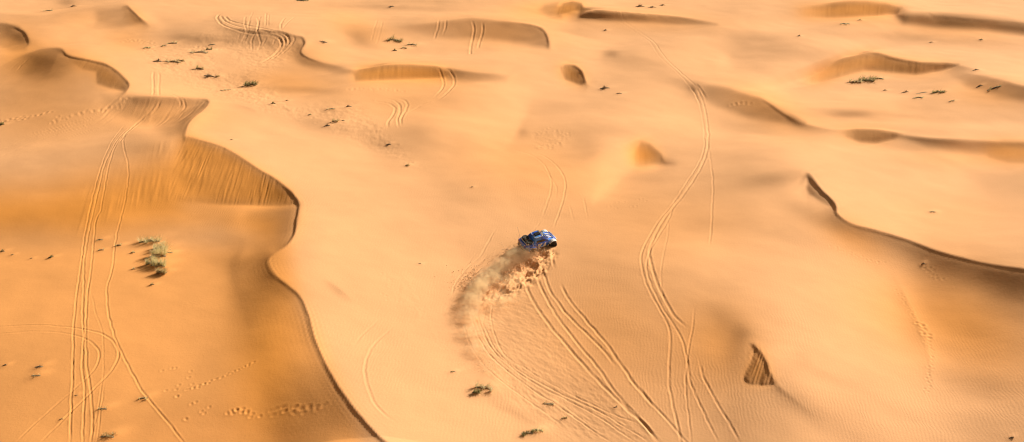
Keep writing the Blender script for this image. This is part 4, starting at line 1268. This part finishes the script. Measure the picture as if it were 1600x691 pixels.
def build_car():
    root = bpy.data.objects.new('rally_buggy', None); COL.objects.link(root)
    tag(root, 'blue off-road rally buggy with white striping racing over the dune', 'buggy')
    lower = [ring6(-2.02, .62, .86, 1.02, .62, .70, .62), ring6(-1.85, .46, .84, 1.14, .80, .92, .80), ring6(-1.2, .40, .86, 1.22, .80, .95, .84), ring6(-.5, .36, .84, 1.18, .84, .93, .84),
             ring6(.35, .36, .82, 1.12, .84, .92, .82), ring6(1.0, .40, .82, 1.08, .74, .86, .74), ring6(1.6, .44, .74, .96, .60, .72, .60), ring6(2.0, .50, .66, .80, .46, .54, .46)]
    V, F = loft(lower); body = mesh_obj('body', V, F, BLUE, root, smooth=False, bevel=.035)
    cab = [ring6(-1.0, 1.10, 1.20, 1.26, .78, .76, .72), ring6(-.72, 1.10, 1.42, 1.66, .78, .70, .60), ring6(-.2, 1.08, 1.46, 1.74, .80, .71, .60), ring6(.25, 1.06, 1.42, 1.70, .80, .71, .58), ring6(.55, 1.04, 1.26, 1.42, .80, .74, .66), ring6(.98, 1.02, 1.06, 1.08, .76, .74, .70)]
    V, F = loft(cab); mesh_obj('cabin', V, F, BLUE, root, bevel=.03)
    # windscreen, side and rear glass stand slightly proud of the shell
    def pane(name, P, off, mat=GLASS, th=.012):
        P = [Vector(q) for q in P]; nrm = (P[1]-P[0]).cross(P[2]-P[0]).normalized()
        A = [q+nrm*off for q in P]; B = [q+nrm*(off+th) for q in P]
        k = len(P)
        return mesh_obj(name, [tuple(q) for q in A+B], [tuple(range(k))[::-1], tuple(range(k, 2*k))]+[(i, (i+1) % k, (i+1) % k+k, i+k) for i in range(k)], mat, root)
    pane('windscreen', [(.96, -.64, 1.10), (.96, .64, 1.10), (.57, .60, 1.455), (.57, -.60, 1.455)], .012)
    pane('windscreen', [(.56, -.58, 1.465), (.56, .58, 1.465), (.30, .50, 1.71), (.30, -.50, 1.71)], .012)
    for s in (-1, 1):
        P = [(-.66, s*.775, 1.17), (.50, s*.79, 1.13), (.28, s*.735, 1.39), (-.62, s*.725, 1.41)]
        if s > 0: P = P[::-1]
        sw = pane('side_window', P, .02)
        for zz in (1.0,):
            V, F = loft([[(x, s*(.93+.012), z) for x, z in ((-.55, .55), (.42, .52), (.48, 1.04), (-.6, 1.10))], [(x, s*(.93+.028), z) for x, z in ((-.55, .55), (.42, .52), (.48, 1.04), (-.6, 1.10))]])
        dr = mesh_obj('door', V, F, WHITE if s < 0 else WHITE, root, bevel=.008)
        V, F = boxm(-.45, -.28, s*.958 if s > 0 else s*.975, s*.975 if s > 0 else s*.958, .92, .96); mesh_obj('handle', V, F, BLACK, dr)
        V, F = loft([[(x, s*(.958), z) for x, z in ((-.3, .56), (.02, .55), (.30, 1.05), (-.02, 1.06))], [(x, s*(.972), z) for x, z in ((-.3, .56), (.02, .55), (.30, 1.05), (-.02, 1.06))]])
        mesh_obj('stripe', V, F, BLUE, dr)
    # bonnet stripes
    for y0 in (-.46, -.12, .22):
        P = [(1.02, y0, 1.115), (1.02, y0+.16, 1.115), (1.58, y0*.8+.13, .995), (1.58, y0*.8, .995)]
        pane('bonnet_stripe', P[::-1], .006, WHITE, .008)
    # roof: scoop and outlined panels
    V, F = loft([[(-.55, -.22, 1.74), (-.55, .22, 1.74), (-.55, .20, 1.84), (-.55, -.20, 1.84)], [(.12, -.26, 1.74), (.12, .26, 1.74), (.12, .22, 1.90), (.12, -.22, 1.90)]])
    sc_ = mesh_obj('roof_scoop', V, F, BLACK, root, bevel=.02)
    V, F = boxm(.122, .13, -.19, .19, 1.765, 1.875); mesh_obj('intake', V, F, BLACK, sc_)
    def loop(x0, x1, y0, y1, z0, z1, r=.042):
        c = .08; P = [(x0+c, y0, z0), (x1-c, y0, z1), (x1, y0+c, z1), (x1, y1-c, z1), (x1-c, y1, z1), (x0+c, y1, z0), (x0, y1-c, z0), (x0, y0+c, z0), (x0+c, y0, z0), (x1-c, y0, z1)]
        return tubem(P, r, 6)
    V, F = merge([loop(-.7, .22, -.55, -.06, 1.69, 1.73)]); mesh_obj('roof_outline', V, F, WHITE, root)
    V, F = merge([loop(-.7, .22, .06, .55, 1.69, 1.73)]); mesh_obj('roof_outline', V, F, WHITE, root)
    # rear deck with well, spare wheels and white framing
    V, F = boxm(-1.86, -.98, -.66, .66, 1.13, 1.235); mesh_obj('rear_deck', V, F, BLACK, root, bevel=.02)
    V, F = loop(-1.84, -1.02, -.70, .70, 1.25, 1.27, .05); mesh_obj('deck_frame', V, F, WHITE, root)
    V, F = boxm(-1.62, -1.22, -.2, .2, 1.236, 1.33); mesh_obj('stowage_cover', V, F, SEAT, root, bevel=.02)
    for s in (-1, 1):
        prof = [(-.10, .16), (-.12, .30), (-.09, .37), (.09, .37), (.12, .30), (.10, .16)]
        V, F = lathe_y(prof, 24); V = [(x-1.42, z+s*.44, y+1.35) for x, y, z in V]
        mesh_obj('spare_wheel', V, F, RUBBER, root, smooth=False)
    # rear wing plate, bumper bars, mud flaps
    V, F = boxm(-2.10, -1.98, -.80, .80, .92, 1.22); mesh_obj('tail_panel', V, F, BLUE, root, bevel=.02)
    for s in (-1, 1):
        V, F = boxm(-2.12, -2.101, s*.62-.12, s*.62+.12, 1.02, 1.12); mesh_obj('tail_light', V, F, simple('red_lens', (.5, .02, .02), .2), root)
    V, F = tubem([(-2.05, -.7, .60), (-2.22, -.62, .58), (-2.22, .62, .58), (-2.05, .7, .60)], .035, 8); mesh_obj('rear_bumper', V, F, BLACK, root, smooth=True)
    V, F = tubem([(1.8, -.62, .52), (2.12, -.44, .56), (2.16, 0, .58), (2.12, .44, .56), (1.8, .62, .52)], .045, 8); mesh_obj('front_bumper', V, F, WHITE, root, smooth=True)
    V, F = boxm(1.82, 2.03, -.34, .34, .62, .70); mesh_obj('skid_plate', V, F, STEEL, root, bevel=.01)
    V, F = tubem([(1.6, -.5, 1.02), (1.72, -.4, 1.07), (1.72, .4, 1.07), (1.6, .5, 1.02)], .03, 8); bar = mesh_obj('light_bar', V, F, BLACK, root, smooth=True)
    for y in (-.42, -.14, .14, .42):
        V, F = tubem([(1.68, y, 1.07), (1.80, y, 1.06)], .075, 12); mesh_obj('spotlight', V, F, LAMP, bar)
    for s in (-1, 1):
        V, F = boxm(1.90, 1.985, s*.40-.09, s*.40+.09, .68, .76); mesh_obj('headlight', V, F, LAMP, root)
        # mirrors
        V, F = boxm(.52, .62, s*.93-.07, s*.93+.07, 1.18, 1.32); mi = mesh_obj('mirror', V, F, BLACK, root, bevel=.02)
        # antennas at the tail
        V, F = tubem([(-1.95, s*.72, 1.15), (-2.02, s*.74, 1.7), (-2.14, s*.76, 2.3), (-2.34, s*.78, 2.95)], .014, 5, .5)
        mesh_obj('antenna', V, F, WHITE, root)
    # wheels, fenders, arms
    for ax, steer in ((-1.28, 0), (1.36, -.42)):
        for s in (-1, 1):
            hub = Vector((ax, s*.98, .44))
            R = Matrix.Translation(hub) @ Matrix.Rotation(steer, 4, 'Z')
            prof = [(-.13, .25), (-.155, .34), (-.145, .415), (-.10, .44), (.10, .44), (.145, .415), (.155, .34), (.13, .25)]
            V, F = lathe_y(prof, 32)
            tr = [(V, F)]
            for k in range(24):
                a = 2*math.pi*k/24
                for y0, y1, da in ((-.15, -.03, 0), (.03, .15, .13)):
                    bv, bf = boxm(-.03, .03, y0, y1, .425, .462)
                    M = Matrix.Rotation(a+da, 4, 'Y'); tr.append(([tuple(M @ Vector(q)) for q in bv], bf))
            V, F = merge(tr)
            wh = mesh_obj('wheel', [tuple(R @ Vector(q)) for q in V], F, RUBBER, root)
            V, F = lathe_y([(-.12, .245), (-.10, .262), (.10, .262), (.12, .245), (.105, .22), (.06, .20), (.05, .07), (.09, .06), (.09, .001), (-.09, .001), (-.09, .06), (-.05, .07), (-.06, .20), (-.105, .22)], 24)
            mesh_obj('rim', [tuple(R @ Vector(q)) for q in V], F, RIM, wh, smooth=False)
            # curved fender
            rings = []
            for k in range(11):
                a = math.radians(-8+k*19.6)
                c, t = math.cos(a), math.sin(a)
                w0, w1 = s*.70, s*1.14
                rings.append([(ax+c*.55, w0, .46+t*.52), (ax+c*.55, w1, .46+t*.52-.02), (ax+c*.585, w1, .46+t*.555-.02), (ax+c*.585, w0, .46+t*.555)])
            if ax < 0:
                V, F = loft(rings); mesh_obj('fender', V, F, BLUE, root)
                V, F = boxm(ax-.62, ax-.60, s*.78 if s > 0 else s*1.12, s*1.12 if s > 0 else s*.78, .22, .62); mesh_obj('mud_flap', V, F, BLACK, root)
            else:
                V, F = loft(rings[2:9]); mesh_obj('fender', V, F, WHITE, root)
            for dx in (-.22, .22):
                V, F = tubem([(ax+dx, s*.5, .52), (ax+dx*.2, s*.9, .44)], .028, 6); mesh_obj('suspension_arm', V, F, STEEL, root)
            V, F = tubem([(ax-.1, s*.60, 1.0), (ax-.02, s*.84, .50)], .05, 8); mesh_obj('damper', V, F, simple('spring_yellow', (.55, .5, .45), .4), root)
    return root


car = build_car()
cxp, cyp, czp = [float(q[0]) for q in pix_ground(840, 384)]
head = math.radians(30)
e = 1.0
gx_ = (ground(cxp+e*1.3, cyp)-ground(cxp-e*1.3, cyp))/(2.6*e); gy_ = (ground(cxp, cyp+e)-ground(cxp, cyp-e))/(2*e)
nrm = Vector((-gx_, -gy_, 1)).normalized()
fw = Vector((math.cos(head), math.sin(head), 0)); fw = (fw-nrm*fw.dot(nrm)).normalized(); lf = nrm.cross(fw)
B = Matrix((fw, lf, nrm)).transposed().to_4x4()
B = B @ Matrix.Rotation(math.radians(10), 4, 'X')      # leaning into the bend towards the viewer
car.rotation_euler = B.to_euler(); car.location = (cxp, cyp, ground(cxp, cyp)+.02); car.scale = (1.08, 1.08, 1.08)

# --- flying sand: clods and grains thrown up behind the wheels ---
PATH = [(846, 390), (826, 407), (798, 426), (768, 445), (748, 464), (735, 488), (732, 515), (740, 548), (762, 585)]
pxs, pys, pzs = pix_ground([q[0] for q in PATH], [q[1] for q in PATH])
PP = catmull([(a, b) for a, b in zip(pxs, pys)], .2)
SPRAY = leafy('flying_sand', (.92, .64, .38), .95, vary=.1)
SPRAY.node_tree.nodes['Mix Shader'].inputs[0].default_value = .3


def spray(n, seed, f0, f1, spread, hmax, s0, s1, side):
    r = np.random.RandomState(seed)
    t = f0+(f1-f0)*r.rand(n)**1.15
    k = (t*(len(PP)-2)).astype(int)
    base = PP[k]; d = PP[k+1]-PP[k]; d /= np.hypot(d[:, 0], d[:, 1])[:, None]
    nx_, ny_ = -d[:, 1], d[:, 0]
    # tongues: grains bunch in fans
    tongue = np.sin(t*90+vnoise(t*37, t*0, seed)*3)*.5+.5
    lat = r.randn(n)*spread*(.5+tongue*.6)+side
    hgt = np.abs(r.randn(n))*hmax*(.35+.65*tongue)*(1-.55*t)
    x = base[:, 0]+nx_*lat-hgt*.25; y = base[:, 1]+ny_*lat
    z = ground_many(x, y)+hgt*.8
    sz = s0+(s1-s0)*r.rand(n)**3
    return x, y, z, sz, d, r


def spray_mesh(groups, name):
    VV = []; FF = []; b = 0
    tet = np.array([[1, 0, -.5], [-.5, .87, -.5], [-.5, -.87, -.5], [0, 0, 1.0]])
    for x, y, z, sz, d, r in groups:
        n = len(x)
        q = tet[None]*sz[:, None, None]*(.6+.8*r.rand(n, 1, 3))
        a = r.rand(n)*6.28; c, s = np.cos(a)[:, None], np.sin(a)[:, None]
        qx = q[..., 0]*c-q[..., 1]*s; qy = q[..., 0]*s+q[..., 1]*c
        P = np.stack([qx+x[:, None], qy+y[:, None], q[..., 2]+z[:, None]], -1).reshape(-1, 3)
        VV.append(P)
        f = np.array([[0, 1, 2], [0, 3, 1], [1, 3, 2], [2, 3, 0]])
        FF.append((f[None]+(np.arange(n)*4)[:, None, None]+b).reshape(-1, 3)); b += 4*n
    V = np.vstack(VV); F = np.vstack(FF)
    me = bpy.data.meshes.new(name); me.vertices.add(len(V)); me.vertices.foreach_set('co', V.astype(np.float32).ravel())
    me.loops.add(len(F)*3); me.loops.foreach_set('vertex_index', F.ravel().astype(np.int32)); me.polygons.add(len(F))
    me.polygons.foreach_set('loop_start', (np.arange(len(F))*3).astype(np.int32)); me.polygons.foreach_set('loop_total', np.full(len(F), 3, np.int32))
    me.update(calc_edges=True); me.materials.append(SPRAY)
    o = bpy.data.objects.new(name, me); COL.objects.link(o); return o


fs = spray_mesh([spray(9000, 1, .01, .42, 1.15, .75, .02, .075, -1.0), spray(9000, 11, .0, .25, .8, 1.1, .012, .04, -.8), spray(900, 2, .0, .36, 1.0, .5, .05, .13, -1.0), spray(26000, 3, .02, .62, .9, .8, .010, .030, -.3), spray(16000, 4, .3, 1.0, 1.1, .55, .008, .022, 0)], 'flying_sand')
tag(fs, 'clods and grains of orange sand thrown up behind the blue buggy', 'sand spray', None, 'stuff')


def dust_material():
    m = bpy.data.materials.new('dust'); m.use_nodes = True; nt = m.node_tree
    nt.nodes.remove(nt.nodes['Principled BSDF']); N = nt.nodes.new; Lk = nt.links.new
    v = N('ShaderNodeVolumePrincipled'); v.inputs['Color'].default_value = (1.0, .845, .56, 1); v.inputs['Anisotropy'].default_value = .0
    tc = N('ShaderNodeTexCoord'); ln = N('ShaderNodeVectorMath'); ln.operation = 'LENGTH'; Lk(tc.outputs['Object'], ln.inputs[0])
    mr = N('ShaderNodeMapRange'); mr.interpolation_type = 'SMOOTHSTEP'; mr.inputs[1].default_value = 1.0; mr.inputs[2].default_value = .25; mr.inputs[3].default_value = 0; mr.inputs[4].default_value = 1
    Lk(ln.outputs['Value'], mr.inputs[0])
    g = N('ShaderNodeNewGeometry'); n = N('ShaderNodeTexNoise'); n.inputs['Scale'].default_value = 1.5; n.inputs['Detail'].default_value = 8; n.inputs['Roughness'].default_value = .65; n.inputs['Distortion'].default_value = .6
    Lk(g.outputs['Position'], n.inputs['Vector'])
    m2 = N('ShaderNodeMapRange'); m2.inputs[1].default_value = .42; m2.inputs[2].default_value = .68; m2.inputs[3].default_value = .0; m2.inputs[4].default_value = 1
    Lk(n.outputs['Fac'], m2.inputs[0])
    mu = N('ShaderNodeMath'); mu.operation = 'MULTIPLY'; Lk(mr.outputs[0], mu.inputs[0]); Lk(m2.outputs[0], mu.inputs[1])
    oi = N('ShaderNodeObjectInfo'); m3 = N('ShaderNodeMath'); m3.operation = 'MULTIPLY'; Lk(mu.outputs[0], m3.inputs[0]); Lk(oi.outputs['Alpha'], m3.inputs[1])
    m4 = N('ShaderNodeMath'); m4.operation = 'MULTIPLY'; m4.inputs[1].default_value = 4.0; Lk(m3.outputs[0], m4.inputs[0])
    Lk(m4.outputs[0], v.inputs['Density']); Lk(v.outputs[0], nt.nodes['Material Output'].inputs['Volume'])
    return m


DUST = dust_material()
dp = bpy.data.objects.new('dust_plume', None); COL.objects.link(dp)
tag(dp, 'pale dust cloud curling behind the blue buggy along its track', 'dust cloud')
dp.location = (float(pxs[3]), float(pys[3]), float(pzs[3]))
# u, v, radius along, across, up, density
PUFFS = [(818,401,1.6,.8,1.1,.24),(800,408,2.0,1.0,1.5,.32),(782,424,2.2,1.3,1.5,.38),(764,442,2.3,1.6,1.6,.5),(748,458,2.3,1.6,1.6,.55),
         (738,478,2.3,1.7,1.4,.5),(734,500,2.4,1.8,1.2,.38),(738,526,2.4,1.8,.9,.28),(748,552,2.4,1.8,.8,.2),(795,446,2.8,2.0,.9,.22),(776,476,2.8,2.4,.9,.2),(768,583,2.6,2.0,.7,.14),(760,515,2.6,2.4,.7,.14),(812,430,2.2,1.6,.6,.08),(800,470,2.6,2.0,.6,.12)]
for u, v, rx, ry, rz, den in PUFFS:
    x, y, z = [float(q[0]) for q in pix_ground(u, v)]
    k = int(np.argmin((PP[:, 0]-x)**2+(PP[:, 1]-y)**2)); k = min(k, len(PP)-2)
    ang = math.atan2(PP[k+1, 1]-PP[k, 1], PP[k+1, 0]-PP[k, 0])
    me = bpy.data.meshes.new('puff'); bm = bmesh.new(); bmesh.ops.create_icosphere(bm, subdivisions=3, radius=1); bm.to_mesh(me); bm.free()
    me.materials.append(DUST)
    o = bpy.data.objects.new('puff', me); COL.objects.link(o); o.parent = dp
    o.location = Vector((x, y, z+rz*.35))-dp.location; o.rotation_euler = (0, 0, ang); o.scale = (rx, ry, rz); o.color = (1, 1, 1, den)
EXPO = 0.37

# ---------------------------------------------------------------------------
# 10.  CAMERA, SKY, SUN
# ---------------------------------------------------------------------------
cam = bpy.data.cameras.new('camera'); co_ = bpy.data.objects.new('camera', cam); COL.objects.link(co_)
co_.location = (0, 0, CAM_H); co_.rotation_euler = (math.pi/2-PITCH, 0, 0)
cam.sensor_width = 36; cam.lens = FOC/1600*36; cam.clip_start = .5; cam.clip_end = 60000
sc.camera = co_
w = bpy.data.worlds.new('World'); sc.world = w; w.use_nodes = True
nt = w.node_tree; bg = nt.nodes['Background']; sky = nt.nodes.new('ShaderNodeTexSky'); sky.sky_type = 'NISHITA'
sky.sun_disc = False; sky.sun_elevation = SUN_EL; sky.sun_rotation = math.pi/2-SUN_AZ
sky.dust_density = 9.0; sky.ozone_density = .2; sky.air_density = .7
air = nt.nodes.new('ShaderNodeMixRGB'); air.blend_type = 'MULTIPLY'; air.inputs[0].default_value = 1; air.inputs[2].default_value = (1, .88, .62, 1)
nt.links.new(sky.outputs[0], air.inputs[1]); nt.links.new(air.outputs[0], bg.inputs[0]); bg.inputs[1].default_value = .05
sl = bpy.data.lights.new('sun', 'SUN'); sl.energy = 5.0; sl.angle = math.radians(.53); sl.color = (1, .93, .82)
so = bpy.data.objects.new('sun', sl); COL.objects.link(so)
sv = Vector((math.cos(SUN_EL)*sdx, math.cos(SUN_EL)*sdy, math.sin(SUN_EL)))
so.rotation_euler = sv.to_track_quat('Z', 'Y').to_euler(); so.location = (60, 120, 90)
sc.view_settings.view_transform = 'Standard'; sc.view_settings.look = 'None'; sc.view_settings.gamma = 1
sc.view_settings.use_curve_mapping = False; sc.view_settings.exposure = EXPO
sc.cycles.max_bounces = 12; sc.cycles.diffuse_bounces = 3; sc.cycles.volume_bounces = 10
sc.cycles.volume_step_rate = 1.0; sc.cycles.volume_max_steps = 128
sc.cycles.filter_width = 1.05
